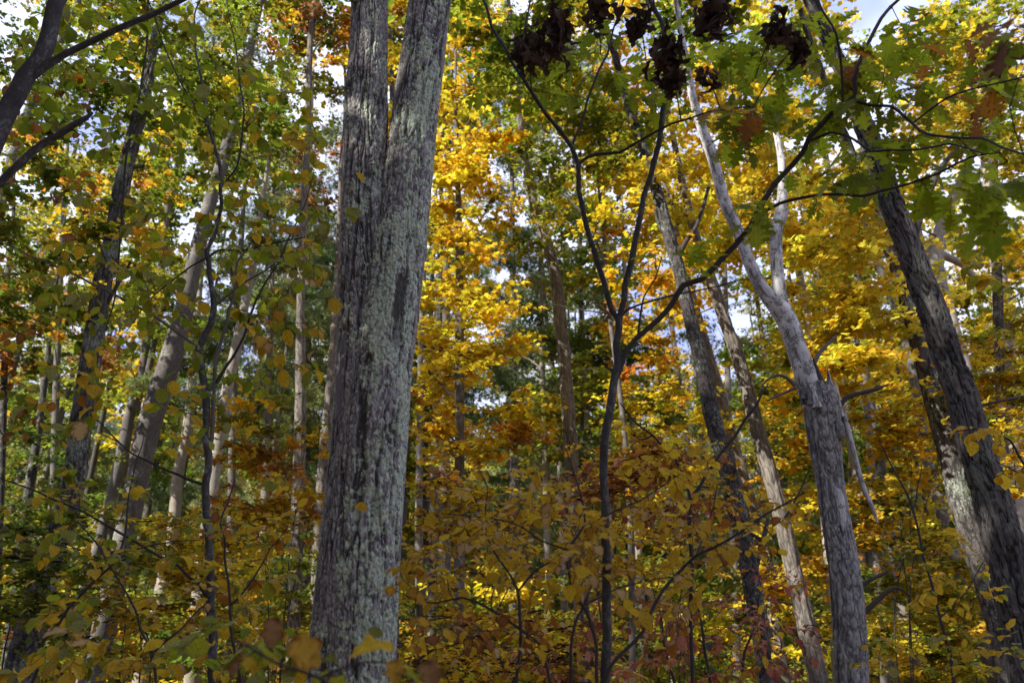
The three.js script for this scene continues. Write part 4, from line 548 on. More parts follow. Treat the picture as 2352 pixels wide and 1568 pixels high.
bush('amber_shrub', 'amber shrub spreading behind the lower right edge of the double trunk', 1080, 1250, 9, 2, [{ c: [1090, 1170], r: [170, 120], n: 120, pal: [['amber', 3], ['gold', 3], ['rust', 1]] }, { c: [1060, 1450], r: [150, 120], n: 100, pal: [['amber', 3], ['gold', 2], ['brown', 2]] }]);
bush('russet_shrub', 'russet-red layered shrub behind the stem of the forked sapling', 1380, 1160, 7, 2, [{ c: [1440, 1150], r: [210, 95], n: 75, pal: [['rust', 3], ['red', 3], ['amber', 2]], leaf: 0.06 }, { c: [1500, 1060], r: [160, 70], n: 60, pal: [['amber', 3], ['rust', 2], ['gold', 2]], leaf: 0.06 }]);
bush('golden_shrub', 'golden shrub in the middle distance between forked sapling and crooked trunk', 1560, 1000, 12, 3, [{ c: [1540, 960], r: [130, 130], n: 110, pal: [['gold', 4], ['yellow', 2], ['amber', 1], ['lime', 1]], leaf: 0.08, size: 0.4 }, { c: [1450, 1180], r: [150, 150], n: 90, pal: [['amber', 3], ['gold', 3]], leaf: 0.08, size: 0.4 }]);
bush('yellow_shrub', 'yellow shrub between the crooked trunk and the broken snag, behind both', 1800, 1150, 12, 3, [{ c: [1800, 1060], r: [140, 150], n: 120, pal: [['gold', 4], ['amber', 2], ['lime', 1]], leaf: 0.08, size: 0.4 }, { c: [1830, 1350], r: [160, 170], n: 130, pal: [['gold', 4], ['amber', 3]], leaf: 0.08, size: 0.4 }]);
bush('yellow_shrub', 'brightly lit yellow shrub at the foot of the trunks in the lower right', 2170, 1330, 12, 2, [{ c: [2160, 1380], r: [150, 150], n: 240, pal: [['yellow', 5], ['gold', 2], ['lime', 2]], leaf: 0.08, size: 0.42 }, { c: [2080, 1480], r: [160, 100], n: 110, pal: [['gold', 4], ['olive', 3], ['green', 3]], leaf: 0.07 }, { c: [2110, 1180], r: [130, 110], n: 90, pal: [['green', 4], ['olive', 3], ['gold', 2]], leaf: 0.08, size: 0.42 }]);
bush('golden_shrub', 'golden shrub with flat layered leaves right of the broken top of the snag', 2060, 1050, 11, 2.6, [{ c: [2060, 980], r: [140, 90], n: 120, pal: [['gold', 4], ['amber', 3]], leaf: 0.075, size: 0.4, flat: 0.14 }, { c: [2040, 1150], r: [130, 110], n: 90, pal: [['amber', 3], ['gold', 2], ['olive', 2]], leaf: 0.075, size: 0.4 }]);
bush('golden_shrub', 'golden bush filling the right edge beside the big shaggy trunk', 2330, 900, 9.5, 2.6, [{ c: [2290, 880], r: [110, 130], n: 140, pal: [['gold', 4], ['olive', 2], ['amber', 2]], leaf: 0.07, size: 0.36, flat: 0.16 }, { c: [2320, 1050], r: [80, 100], n: 60, pal: YB, leaf: 0.07, size: 0.36 }]);
bush('brown_shrub', 'brownish undergrowth shrub at the bottom between double trunk and forked sapling', 1180, 1480, 6, 1.4, [{ c: [1180, 1490], r: [190, 90], n: 90, pal: [['brown', 2], ['amber', 3], ['gold', 2], ['rust', 1]], leaf: 0.06 }]);

// ---------------------------------------------------------------- the near forked oak sapling
{
  const oakM = [LM.green, LM.green, LM.green, LM.olive], G = 'oak', D = 3.0;
  const t = plant({ name: 'oak_sapling', label: 'near dark-stemmed oak sapling forked in a V, green lobed leaves and withered bunches above', D, bark: B.darksmooth, stems: [
    { root: true, leafy: true, pts: [[1388, 1640, 25], [1390, 1545, 23], [1393, 1379, 22], [1394, 1279, 21], [1391, 1178, 20], [1387, 1100, 19], [1388, 1022, 19], [1402, 939, 20], [1411, 872, 19], [1416, 789, 17], [1422, 728, 17]] },
    { pts: [[1422, 735, 12], [1405, 712, 13], [1390, 655, 13], [1373, 605, 12], [1356, 549, 12], [1343, 500, 12], [1329, 434, 11], [1328, 380, 11], [1313, 337, 11], [1256, 264, 9], [1206, 187, 9], [1174, 140, 8], [1150, 95, 8], [1122, 33, 7], [1100, -20, 7]] },
    { pts: [[1422, 732, 14], [1436, 655, 15], [1453, 589, 15], [1466, 522, 14], [1474, 480, 13], [1496, 400, 13], [1513, 334, 13], [1523, 250, 12], [1533, 187, 12], [1527, 90, 11], [1520, 50, 11], [1490, -10, 11]] },
    { bark: B.twig, pts: [[1408, 880, 15], [1423, 849, 14], [1436, 812, 13], [1463, 776, 13], [1510, 736, 13], [1543, 699, 13], [1570, 655, 14], [1610, 642, 13], [1643, 612, 13], [1690, 562, 13], [1723, 522, 13], [1764, 447, 13], [1805, 395, 12], [1844, 350, 12, 2.95], [1861, 314, 12, 2.9], [1914, 257, 11, 2.85], [1964, 220, 11, 2.8], [1978, 133, 9, 2.8], [2024, 43, 8, 2.8], [2075, -10, 7, 2.8]] },
    { bark: B.twig, pts: [[1313, 337, 6], [1336, 284, 6], [1373, 167, 5], [1396, 123, 5], [1423, 27, 4], [1435, -20, 4]] },
    { bark: B.twig, pts: [[1329, 385, 8], [1336, 370, 8], [1370, 354, 8], [1423, 350, 7], [1493, 310, 6, 2.95], [1543, 284, 5, 2.9], [1627, 257, 4, 2.85], [1727, 244, 3, 2.8]] },
    { bark: B.twig, pts: [[1690, 555, 8], [1740, 500, 8, 2.95], [1791, 467, 8, 2.9], [1887, 447, 7, 2.8], [1981, 450, 7, 2.7], [2081, 424, 6, 2.6], [2158, 397, 6, 2.5], [2231, 360, 5, 2.4], [2300, 350, 3, 2.35]] },
    { bark: B.twig, pts: [[1960, 228, 8, 2.8], [2000, 242, 7, 2.75], [2048, 244, 7, 2.7], [2098, 284, 7, 2.65], [2141, 310, 7, 2.55], [2200, 316, 6, 2.5], [2258, 317, 6, 2.4], [2352, 354, 5, 2.2], [2440, 400, 4, 2.1]] },
    { bark: B.twig, pts: [[1864, 322, 7, 2.9], [1908, 304, 6, 2.85], [1951, 314, 6, 2.75], [2004, 347, 6, 2.65], [2098, 344, 5, 2.55], [2181, 330, 5, 2.5], [2264, 354, 3, 2.4]] },
    { bark: B.twig, pts: [[1937, 234, 7, 2.8], [1931, 133, 6, 2.75], [1921, 77, 6, 2.7], [1900, 40, 5, 2.7], [1877, -10, 5, 2.7]] },
    { bark: B.twig, pts: [[2098, 282, 5, 2.65], [2140, 250, 5, 2.6], [2178, 224, 5, 2.55], [2264, 197, 4, 2.5], [2352, 177, 4, 2.4], [2420, 160, 3, 2.4]] },
    { bark: B.twig, pts: [[1428, 728, 6], [1440, 712, 6], [1500, 690, 5, 2.95], [1560, 675, 4, 2.9], [1660, 655, 3, 2.85]] },
    { bark: B.twig, pts: [[1465, 772, 5], [1472, 720, 5], [1480, 680, 4], [1505, 640, 3], [1520, 590, 3]] },
    { bark: B.twig, pts: [[1176, 140, 4], [1200, 90, 4], [1215, 20, 4], [1220, -20, 3]], leafy: true }],
    leaves: [
      { c: [1095, 175], r: [60, 50], D: [2.9, 3.1], n: 2, per: 5, from: 0.6, size: 0.128, kind: G, mats: [LM.green], droop: 0.35, face: 0.6 },
      { c: [1310, 150], r: [130, 110], D: [3.0, 3.3], n: 9, per: 4, size: 0.119, kind: G, mats: oakM, droop: 0.5, face: 0.4 },
      { c: [1420, 160], r: [130, 110], D: [3.0, 3.4], n: 18, per: 3, size: 0.128, kind: G, mats: oakM, droop: 0.5, face: 0.4 },
      { c: [1660, 190], r: [190, 160], D: [2.85, 3.3], n: 32, per: 3, size: 0.128, kind: G, mats: oakM, droop: 0.4, face: 0.3 },
      { c: [1520, 580], r: [130, 70], D: [2.8, 3.1], n: 8, per: 3, size: 0.111, kind: G, mats: [LM.green], droop: 0.3, face: 0.4 },
      { c: [1800, 500], r: [110, 60], D: [2.6, 2.9], n: 7, per: 3, size: 0.111, kind: G, mats: [LM.green], droop: 0.5, face: 0.4 },
      { c: [1880, 230], r: [200, 200], D: [2.85, 3.3], n: 49, per: 3, size: 0.128, kind: G, mats: oakM, droop: 0.4, face: 0.3 },
      { c: [2130, 190], r: [200, 180], D: [2.6, 3.05], n: 40, per: 3, size: 0.132, kind: G, mats: [LM.green, LM.green, LM.green, LM.olive, LM.green, LM.orange], droop: 0.45, face: 0.3 },
      { c: [2080, 420], r: [220, 90], D: [2.55, 3.0], n: 19, per: 3, size: 0.128, kind: G, mats: [LM.green], droop: 0.5, face: 0.4 },
      { c: [2270, 450], r: [90, 70], D: [1.8, 2.2], n: 12, per: 3, size: 0.128, kind: G, mats: [LM.green], droop: 0.6, face: 0.4 },
      { c: [2330, 90], r: [60, 90], D: [1.7, 2.0], n: 5, per: 3, size: 0.128, kind: G, mats: [LM.green, LM.green, LM.brown], droop: 0.5, face: 0.4 },
      { c: [1700, 240], r: [60, 40], D: [2.6, 2.8], n: 3, per: 2, size: 0.128, kind: G, mats: [LM.orange, LM.tan], droop: 0.3, face: 0.5 }] });
  // withered bunches hanging where shoots broke
  for (const [px, py, r, n, d] of [[1275, 55, 62, 39, 2.73], [1215, 108, 55, 34, 2.73], [1375, 18, 34, 16, 2.68], [1470, 45, 34, 18, 2.68], [1535, 115, 50, 36, 2.68], [1545, 175, 26, 9, 2.68], [1635, 25, 52, 29, 2.63], [1620, 165, 22, 5, 2.63], [1785, 60, 36, 18, 2.53], [1830, 100, 26, 10, 2.53]]) {
    const c = at(px, py, d), k = mpp(py, d), g = new THREE.Group(); g.name = 'withered_bunch'; g.position.copy(c).sub(t.root.position); t.root.add(g);
    const ne = t.nodes.reduce((b, q) => (q.p.distanceTo(c) < b.p.distanceTo(c) ? q : b)); meshOf('stalk', tube([ne.p, ne.p.clone().lerp(c, 0.5).add(V(0, 0.02, 0)), c], [0.003, 0.003, 0.002], B.twig, { off: c, radial: 5, step: 0.05 }), B.twig.m, g);
    for (let i = 0; i < n * 1.35; i++) { const q = V(gauss() * 0.85, gauss() * 1.15 + 0.25, gauss()).multiplyScalar(r * k * 0.7), m = LM.black[i % 2]; placeLeaf(meshOf('withered_leaf', LEAF.curled[i % 8], m, g), q, V(gauss() * 0.7, -1 + gauss() * 0.35, gauss() * 0.7), V(gauss(), gauss() * 0.3, gauss() + 0.4).normalize(), rr(0.09, 0.15), V(0, 0, 0)); }
  }
}

// ---------------------------------------------------------------- the slender crooked sapling on the left
plant({ name: 'crooked_sapling', label: 'crooked slender grey sapling on the left with spotted yellow-green oval leaves', D: 4.2, bark: B.smooth, stems: [
  { root: true, pts: [[489, 1640, 24], [487, 1545, 22], [485, 1420, 21], [484, 1345, 20], [480, 1230, 19], [473, 1150, 18], [472, 1110, 18], [479, 1045, 17], [474, 956, 17], [464, 856, 17], [456, 805, 16], [470, 770, 14], [485, 739, 14], [491, 706, 14], [484, 650, 11], [480, 605, 11], [474, 577, 11], [495, 530, 9], [508, 470, 8], [506, 400, 8], [493, 340, 8], [477, 284, 8], [462, 180, 6], [448, 110, 5], [445, 40, 4], [470, -20, 3]] },
  { bark: B.greytwig, pts: [[478, 1060, 9], [488, 960, 9], [492, 882, 8], [496, 820, 8], [520, 740, 7], [534, 690, 6], [545, 600, 5], [575, 560, 4]] },
  { bark: B.twig, pts: [[496, 880, 8], [520, 840, 7], [560, 772, 6], [588, 689, 5], [640, 600, 4], [700, 470, 3], [720, 400, 2]] },
  { bark: B.greytwig, pts: [[456, 800, 7], [430, 780, 6], [347, 722, 6], [234, 662, 5], [180, 635, 5], [100, 600, 4], [33, 569, 3], [-40, 540, 2]] },
  { bark: B.greytwig, pts: [[491, 704, 7], [520, 680, 6], [550, 655, 5], [610, 620, 4], [680, 570, 3]] },
  { bark: B.twig, pts: [[480, 590, 6], [500, 575, 5], [560, 575, 5], [620, 560, 4], [700, 545, 3]] },
  { bark: B.twig, pts: [[477, 284, 5], [420, 200, 4], [370, 90, 3], [340, 0, 3]] },
  { bark: B.twig, pts: [[508, 430, 5], [545, 380, 5], [560, 250, 4], [540, 100, 3], [520, 0, 2]] },
  { bark: B.twig, pts: [[473, 1115, 8], [430, 1100, 7], [370, 1075, 5], [300, 1040, 4], [220, 960, 3]] },
  { bark: B.twig, pts: [[484, 1385, 8], [455, 1340, 7], [410, 1300, 7], [367, 1279, 6], [284, 1229, 6], [180, 1170, 5], [83, 1128, 4], [-20, 1090, 3]] },
  { bark: B.twig, pts: [[478, 590, 5], [440, 610, 4], [400, 640, 4], [340, 690, 3], [290, 760, 2]] },
  { bark: B.twig, pts: [[240, 760, 2], [262, 690, 4], [290, 347, 5], [320, 217, 5], [337, 100, 5], [340, -20, 4]], leafy: true }],
  leaves: [
    { c: [330, 180], r: [260, 190], D: [3.4, 5], n: 80, per: 4, size: 0.084, kind: 'ovate', mats: [LM.green, LM.green, LM.olive], droop: 0.35 },
    { c: [120, 300], r: [140, 260], D: [3.4, 5], n: 33, per: 4, size: 0.084, kind: 'ovate', mats: [LM.green, LM.olive, LM.orange], droop: 0.35 },
    { c: [620, 400], r: [150, 300], D: [3.6, 4.6], n: 75, per: 4, size: 0.084, kind: 'ovate', mats: [LM.green, LM.olive, LM.olive, LM.yellow], droop: 0.4 },
    { c: [680, 690], r: [90, 190], D: [3.7, 4.4], n: 31, per: 3, size: 0.088, kind: 'ovate', mats: [LM.olive, LM.yellow, LM.tan], droop: 0.6, face: 0.4 },
    { c: [370, 640], r: [300, 190], D: [3.5, 4.9], n: 72, per: 4, size: 0.080, kind: 'ovate', mats: [LM.olive, LM.green, LM.olive, LM.yellow], droop: 0.35 },
    { c: [90, 900], r: [130, 200], D: [3.3, 4.6], n: 26, per: 4, size: 0.080, kind: 'ovate', mats: [LM.olive, LM.green, LM.yellow, LM.orange], droop: 0.4 },
    { c: [420, 960], r: [260, 120], D: [3.6, 4.8], n: 26, per: 3, size: 0.076, kind: 'ovate', mats: [LM.olive, LM.yellow, LM.green], droop: 0.4 },
    { c: [240, 1200], r: [250, 120], D: [3.4, 4.6], n: 28, per: 3, size: 0.071, kind: 'ovate', mats: [LM.olive, LM.yellow], droop: 0.4 }],
  extra: [{ c: [186, 965], D: 3.4, dir: [0.1, -1, 0.1], size: 0.10, mats: LM.tan, kind: 'ovate' }, { c: [800, 475], D: 4.1, dir: [0.5, -0.8, 0.1], size: 0.11, mats: LM.olive, kind: 'ovate', n: 2, r: 8 }, { c: [818, 395], D: 4.1, dir: [0.6, -0.7, 0.1], size: 0.09, mats: LM.yellow, kind: 'lance' }] });

// ---------------------------------------------------------------- witch hazel across the bottom middle
plant({ name: 'yellow_leaved_shrub', label: 'near mustard-yellow shrub with oval leaves spreading round the foot of the forked sapling', category: 'shrub', D: 2.9, bark: B.twig, stems: [
  { name: 'stem', root: true, pts: [[1374, 1620, 8.8], [1370, 1540, 8.8], [1370, 1479, 8.2], [1343, 1395, 8.2], [1320, 1372, 7.5], [1310, 1329, 7.5], [1303, 1262, 6.8], [1343, 1208, 5.4], [1336, 1145, 4.8], [1316, 1078, 3.4], [1300, 1030, 2.7]] },
  { name: 'stem', root: true, pts: [[1316, 1640, 8.8], [1312, 1545, 8.2], [1312, 1480, 7.5], [1325, 1420, 6.8], [1342, 1390, 5.4], [1360, 1340, 3.4]] },
  { name: 'stem', root: true, pts: [[1370, 1660, 9.5, 2.8], [1403, 1529, 8.8, 2.8], [1440, 1490, 8.2, 2.8], [1476, 1452, 8.2, 2.8], [1496, 1405, 8.2, 2.8], [1520, 1360, 7.5, 2.8], [1546, 1329, 7.5, 2.8], [1600, 1275, 6.8, 2.75], [1676, 1238, 6.1, 2.7], [1764, 1178, 4.8, 2.65], [1850, 1130, 3.4, 2.6]] },
  { name: 'stem', root: true, pts: [[1180, 1620, 8.8], [1190, 1520, 8.2], [1196, 1479, 7.5], [1193, 1400, 7.5], [1189, 1355, 6.8], [1165, 1310, 5.4], [1130, 1260, 4.8], [1115, 1210, 4.1], [1120, 1120, 2.7], [1090, 1060, 2.0]] },
  { name: 'stem', root: true, pts: [[1280, 1640, 7.5], [1240, 1480, 6.8], [1160, 1420, 6.1], [1110, 1390, 6.1], [1060, 1372, 5.4], [1000, 1385, 4.1], [940, 1372, 2.7], [900, 1350, 2.0]] },
  { pts: [[1188, 1360, 5.4], [1230, 1310, 4.8], [1280, 1280, 3.4], [1310, 1240, 2.0]] }, { pts: [[1343, 1210, 4.8], [1400, 1180, 4.1], [1470, 1150, 3.4], [1560, 1090, 2.0]] }, { pts: [[1600, 1275, 4.8, 2.75], [1620, 1220, 4.1], [1640, 1160, 2.7], [1650, 1100, 2.0]] }, { pts: [[1303, 1262, 4.8], [1240, 1240, 4.1], [1200, 1210, 3.4], [1130, 1190, 2.7], [1020, 1180, 2.0]] }, { pts: [[1342, 1390, 4.1], [1420, 1350, 3.4], [1500, 1330, 2.7], [1580, 1320, 2.0]] }],
  leaves: [
    { c: [1250, 1250], r: [170, 130], D: [2.5, 4.2], n: 127, per: 3, size: 0.050, kind: 'ovate', mats: [LM.yellow, LM.yellow, LM.tan, LM.yellow], droop: 0.25, face: 0.25 },
    { c: [1480, 1280], r: [200, 150], D: [2.5, 4.2], n: 134, per: 3, size: 0.053, kind: 'ovate', mats: [LM.yellow, LM.yellow, LM.tan], droop: 0.3, face: 0.25 },
    { c: [1050, 1290], r: [130, 110], D: [2.6, 3.2], n: 48, per: 3, size: 0.050, kind: 'ovate', mats: [LM.yellow, LM.tan, LM.yellow, LM.yellow], droop: 0.25, face: 0.3 },
    { c: [930, 1330], r: [80, 45], D: [2.7, 3.0], n: 9, per: 3, size: 0.053, kind: 'ovate', mats: [LM.yellow, LM.tan], droop: 0.2, face: 0.4 },
    { c: [1700, 1190], r: [150, 90], D: [2.5, 3.8], n: 44, per: 3, size: 0.050, kind: 'ovate', mats: [LM.yellow, LM.yellow, LM.orange], droop: 0.3, face: 0.25 },
    { c: [1180, 1130], r: [130, 70], D: [2.7, 3.3], n: 34, per: 3, size: 0.050, kind: 'ovate', mats: [LM.yellow, LM.tan, LM.yellow], droop: 0.25, face: 0.25 },
    { c: [1560, 1080], r: [130, 60], D: [2.7, 3.3], n: 30, per: 3, size: 0.050, kind: 'ovate', mats: [LM.yellow, LM.yellow], droop: 0.3 },
    { c: [1100, 1480], r: [170, 70], D: [2.4, 3.2], n: 27, per: 3, size: 0.050, kind: 'ovate', mats: [LM.yellow, LM.tan, LM.orange], droop: 0.3 }, { c: [1420, 1440], r: [200, 80], D: [3, 4.2], n: 26, per: 3, size: 0.055, kind: 'ovate', mats: [LM.red, LM.orange, LM.tan], droop: 0.3 }],
  extra: [{ c: [845, 1168], D: 3.6, dir: [-0.9, 0.1, 0.1], size: 0.059, mats: LM.yellow, kind: 'ovate', n: 2, r: 12 }, { c: [845, 1445], D: 3.0, dir: [0.8, -0.25, 0.1], size: 0.059, mats: LM.olive, kind: 'ovate' }] });

// ---------------------------------------------------------------- yellow undergrowth at the bottom left, red shrub, right-hand twigs
plant({ name: 'yellow_sapling', label: 'thin-stemmed yellow sapling in the lower left, its dark branches crossing in front of two trunks', D: 3.8, bark: B.twig, stems: [
  { name: 'trunk', root: true, pts: [[60, 1600, 8], [100, 1469, 7], [160, 1392, 7], [225, 1325, 7], [262, 1292, 6], [285, 1235, 5], [294, 1145, 4], [312, 1060, 3], [330, 1000, 2]] },
  { pts: [[262, 1290, 4], [310, 1262, 4], [370, 1248, 3], [460, 1240, 2]] }, { name: 'trunk', root: true, pts: [[560, 1640, 8], [540, 1500, 7], [528, 1390, 6], [515, 1280, 5], [505, 1200, 4], [540, 1100, 3]] }, { pts: [[528, 1390, 5], [580, 1330, 4], [620, 1260, 3], [660, 1210, 2]] }, { name: 'trunk', root: true, pts: [[370, 1640, 7], [350, 1500, 6], [310, 1400, 5], [240, 1280, 4], [180, 1200, 3]] }, { pts: [[350, 1500, 5], [420, 1440, 4], [480, 1380, 3]] }],
  leaves: [
    { c: [350, 1400], r: [260, 140], D: [3, 5], n: 50, per: 4, size: 0.075, kind: 'ovate', mats: [LM.yellow, LM.olive, LM.yellow, LM.tan], droop: 0.35 },
    { c: [140, 1250], r: [180, 180], D: [3.2, 5], n: 30, per: 4, size: 0.075, kind: 'ovate', mats: [LM.olive, LM.yellow, LM.green], droop: 0.35 },
    { c: [580, 1240], r: [150, 150], D: [3.4, 5], n: 38, per: 4, size: 0.075, kind: 'ovate', mats: [LM.yellow, LM.yellow, LM.orange, LM.olive], droop: 0.35 },
    { c: [560, 1490], r: [150, 70], D: [2.4, 3.6], n: 20, per: 4, size: 0.08, kind: 'ovate', mats: [LM.olive, LM.yellow, LM.green], droop: 0.3 },
    { c: [200, 1520], r: [220, 50], D: [3, 4.4], n: 22, per: 4, size: 0.075, kind: 'ovate', mats: [LM.yellow, LM.olive], droop: 0.3 }] });
plant({ name: 'low_shoot', label: 'small low shoot very close at the bottom edge with drooping curled brown leaves', D: 1.6, bark: B.twig, stems: [
  { name: 'stem', root: true, pts: [[800, 1700, 9], [780, 1600, 8], [730, 1555, 7], [640, 1525, 6], [560, 1480, 5], [520, 1470, 3]] }, { pts: [[735, 1556, 6], [770, 1540, 5], [840, 1520, 4], [930, 1525, 3]] }, { pts: [[800, 1640, 6], [900, 1585, 5], [960, 1560, 3]] }],
  leaves: [{ c: [620, 1500], r: [120, 40], D: [1.45, 1.7], n: 3, per: 2, size: 0.055, kind: 'maple', mats: [LM.yellow, LM.brown, LM.olive], droop: 0.5, face: 0.4 }, { c: [900, 1560], r: [160, 25], D: [1.4, 1.7], n: 3, per: 2, size: 0.055, kind: 'maple', mats: [LM.yellow, LM.brown, LM.olive], droop: 0.3, face: 0.3 }],
  extra: [{ c: [630, 1418], D: 1.5, dir: [0.1, -1, 0.2], size: 0.055, mats: LM.brown, kind: 'maple', nr: [0.2, 0.6, 0.8] }, { c: [665, 1470], D: 1.5, dir: [0.8, -0.6, 0.2], size: 0.074, mats: LM.tan, kind: 'maple' }, { c: [905, 1488], D: 1.5, dir: [-1, -0.25, 0.2], size: 0.078, mats: LM.yellow, kind: 'maple', nr: [0.1, 0.9, 0.4] }, { c: [905, 1515], D: 1.5, dir: [0.1, -0.8, 0.5], size: 0.062, mats: LM.tan, kind: 'maple' }, { c: [975, 1520], D: 1.5, dir: [0.4, -0.9, 0.3], size: 0.062, mats: LM.brown, kind: 'maple' }] });
plant({ name: 'red_shrub', label: 'pinkish red shrub low down between the forked sapling and the crooked dark trunk', category: 'shrub', D: 5, bark: B.twig, stems: [
  { name: 'stem', root: true, pts: [[1640, 1620, 8], [1620, 1500, 7], [1610, 1420, 5], [1590, 1340, 3]] }, { name: 'stem', root: true, pts: [[1560, 1620, 7], [1530, 1500, 6], [1520, 1420, 4], [1500, 1360, 3]] }, { name: 'stem', root: true, pts: [[1700, 1620, 7], [1710, 1500, 6], [1740, 1420, 4], [1750, 1330, 3]] }],
  leaves: [{ c: [1640, 1470], r: [180, 110], D: [4.4, 5.6], n: 95, per: 5, size: 0.07, kind: 'lance', mats: [LM.red, LM.red, LM.orange, LM.brown, LM.yellow], droop: 0.2 }, { c: [1780, 1360], r: [90, 90], D: [4.6, 5.6], n: 18, per: 4, size: 0.07, kind: 'lance', mats: [LM.orange, LM.red, LM.yellow], droop: 0.2 }, { c: [1450, 1500], r: [110, 70], D: [4.4, 5.6], n: 22, per: 4, size: 0.07, kind: 'lance', mats: [LM.red, LM.orange, LM.tan], droop: 0.2 }, { c: [1280, 1490], r: [130, 70], D: [4.4, 5.6], n: 26, per: 4, size: 0.06, kind: 'lance', mats: [LM.red, LM.orange, LM.tan], droop: 0.2 }, { c: [1860, 1500], r: [60, 70], D: [4.4, 5.4], n: 12, per: 4, size: 0.07, kind: 'lance', mats: [LM.red, LM.brown], droop: 0.2 }] });
plant({ name: 'yellow_twig_shrub', label: 'thin yellow-leaved shrub at right hanging in front of the big shaggy trunk', category: 'shrub', D: 4.2, bark: B.twig, stems: [
  { name: 'stem', root: true, pts: [[2420, 1600, 8], [2400, 1300, 7], [2370, 1100, 6], [2320, 1010, 5], [2260, 985, 4], [2200, 990, 3]] }, { pts: [[2370, 1100, 4], [2330, 1080, 3], [2290, 1060, 2]] }],
  leaves: [{ c: [2245, 985], r: [70, 22], D: [3.9, 4.4], n: 5, per: 5, size: 0.085, kind: 'lance', mats: [LM.yellow], droop: 0.4, face: 0.3 }, { c: [2310, 1060], r: [50, 60], D: [3.9, 4.3], n: 4, per: 3, size: 0.075, kind: 'ovate', mats: [LM.yellow], droop: 0.5, face: 0.5 }, { c: [2290, 620], r: [90, 110], D: [4.4, 5], n: 10, per: 4, size: 0.11, kind: 'ovate', mats: [LM.yellow, LM.olive], droop: 0.5 }],
  extra: [{ c: [2225, 1010], D: 4.1, dir: [0.1, -1, 0.1], size: 0.09, mats: LM.yellow, kind: 'ovate' }] });
plant({ name: 'slender_yellow_sapling', label: 'slender dark sapling stem with small yellow leaves right of the snag, low down', D: 5, bark: B.twig, stems: [
  { root: true, pts: [[2200, 1640, 8], [2185, 1510, 7], [2160, 1420, 6], [2138, 1330, 6], [2115, 1240, 5], [2095, 1160, 5], [2060, 1090, 4], [2020, 1010, 3]] }, { pts: [[2098, 1170, 4], [2108, 1120, 3], [2120, 1060, 2]] }, { pts: [[2160, 1420, 4], [2220, 1360, 3], [2260, 1290, 2]] }],
  leaves: [{ c: [2180, 1320], r: [130, 110], D: [4.4, 5.5], n: 26, per: 4, size: 0.06, kind: 'ovate', mats: [LM.yellow, LM.yellow, LM.olive], droop: 0.2 }, { c: [2100, 1500], r: [150, 60], D: [4.2, 5.2], n: 20, per: 4, size: 0.06, kind: 'ovate', mats: [LM.yellow, LM.olive], droop: 0.2 }, { c: [2300, 1500], r: [70, 60], D: [3.4, 4], n: 10, per: 4, size: 0.065, kind: 'ovate', mats: [LM.olive, LM.yellow], droop: 0.2 }] });
plant({ name: 'dead_branch', label: 'bare dark dead branch rising across the beige trunk left of the snag', category: 'branch', D: 4, bark: B.twig, limit: 0, stems: [
  { name: 'limb', root: true, pts: [[1590, 1640, 8], [1586, 1400, 9], [1584, 1200, 9], [1587, 1145, 9], [1620, 1095, 8], [1653, 1045, 8], [1690, 1000, 7], [1723, 949, 7], [1750, 905, 5], [1764, 885, 3]] }, { name: 'limb', pts: [[1587, 1150, 7], [1570, 1090, 6], [1545, 1045, 6], [1500, 1000, 5], [1455, 965, 4], [1425, 925, 3]] }, { name: 'limb', pts: [[1500, 1000, 4], [1470, 1010, 3], [1450, 985, 2]] }], leaves: [] });
// the dark leaning tree close at the upper left
plant({ name: 'leaning_dark_tree', label: 'dark leaning trunk with a long side branch crossing the upper left corner, close by', category: 'tree', D: 3.2, bark: B.darksmooth, base: V(at(-420, 1568, 3.2).x, 0, -3.2), stems: [
  { root: true, step: 0.05, radial: 20, pts: [[-330, 1300, 62], [-230, 900, 58], [-110, 520, 52], [0, 284, 45], [43, 207, 41], [93, 133, 38], [118, 50, 35], [142, -20, 34], [170, -140, 30], [230, -400, 20], [260, -600, 8]] },
  { pts: [[60, 185, 18], [85, 168, 17], [117, 143, 16], [177, 110, 15], [267, 67, 14], [334, 40, 13], [417, 0, 11], [500, -40, 8]] },
  { pts: [[-170, 640, 22], [-80, 500, 19], [0, 417, 17], [67, 354, 17], [100, 328, 17], [133, 310, 16], [167, 287, 15], [195, 272, 12], [212, 258, 6]] }, { name: 'stub', pts: [[131, 312, 6], [130, 300, 5], [128, 290, 3]] }, { name: 'stub', pts: [[160, 292, 6], [170, 300, 5], [176, 303, 3]] }],
  leaves: [{ c: [170, 40], r: [150, 60], D: [3.1, 3.8], n: 8, per: 3, size: 0.09, kind: 'ovate', mats: [LM.green, LM.olive], droop: 0.4 }] });

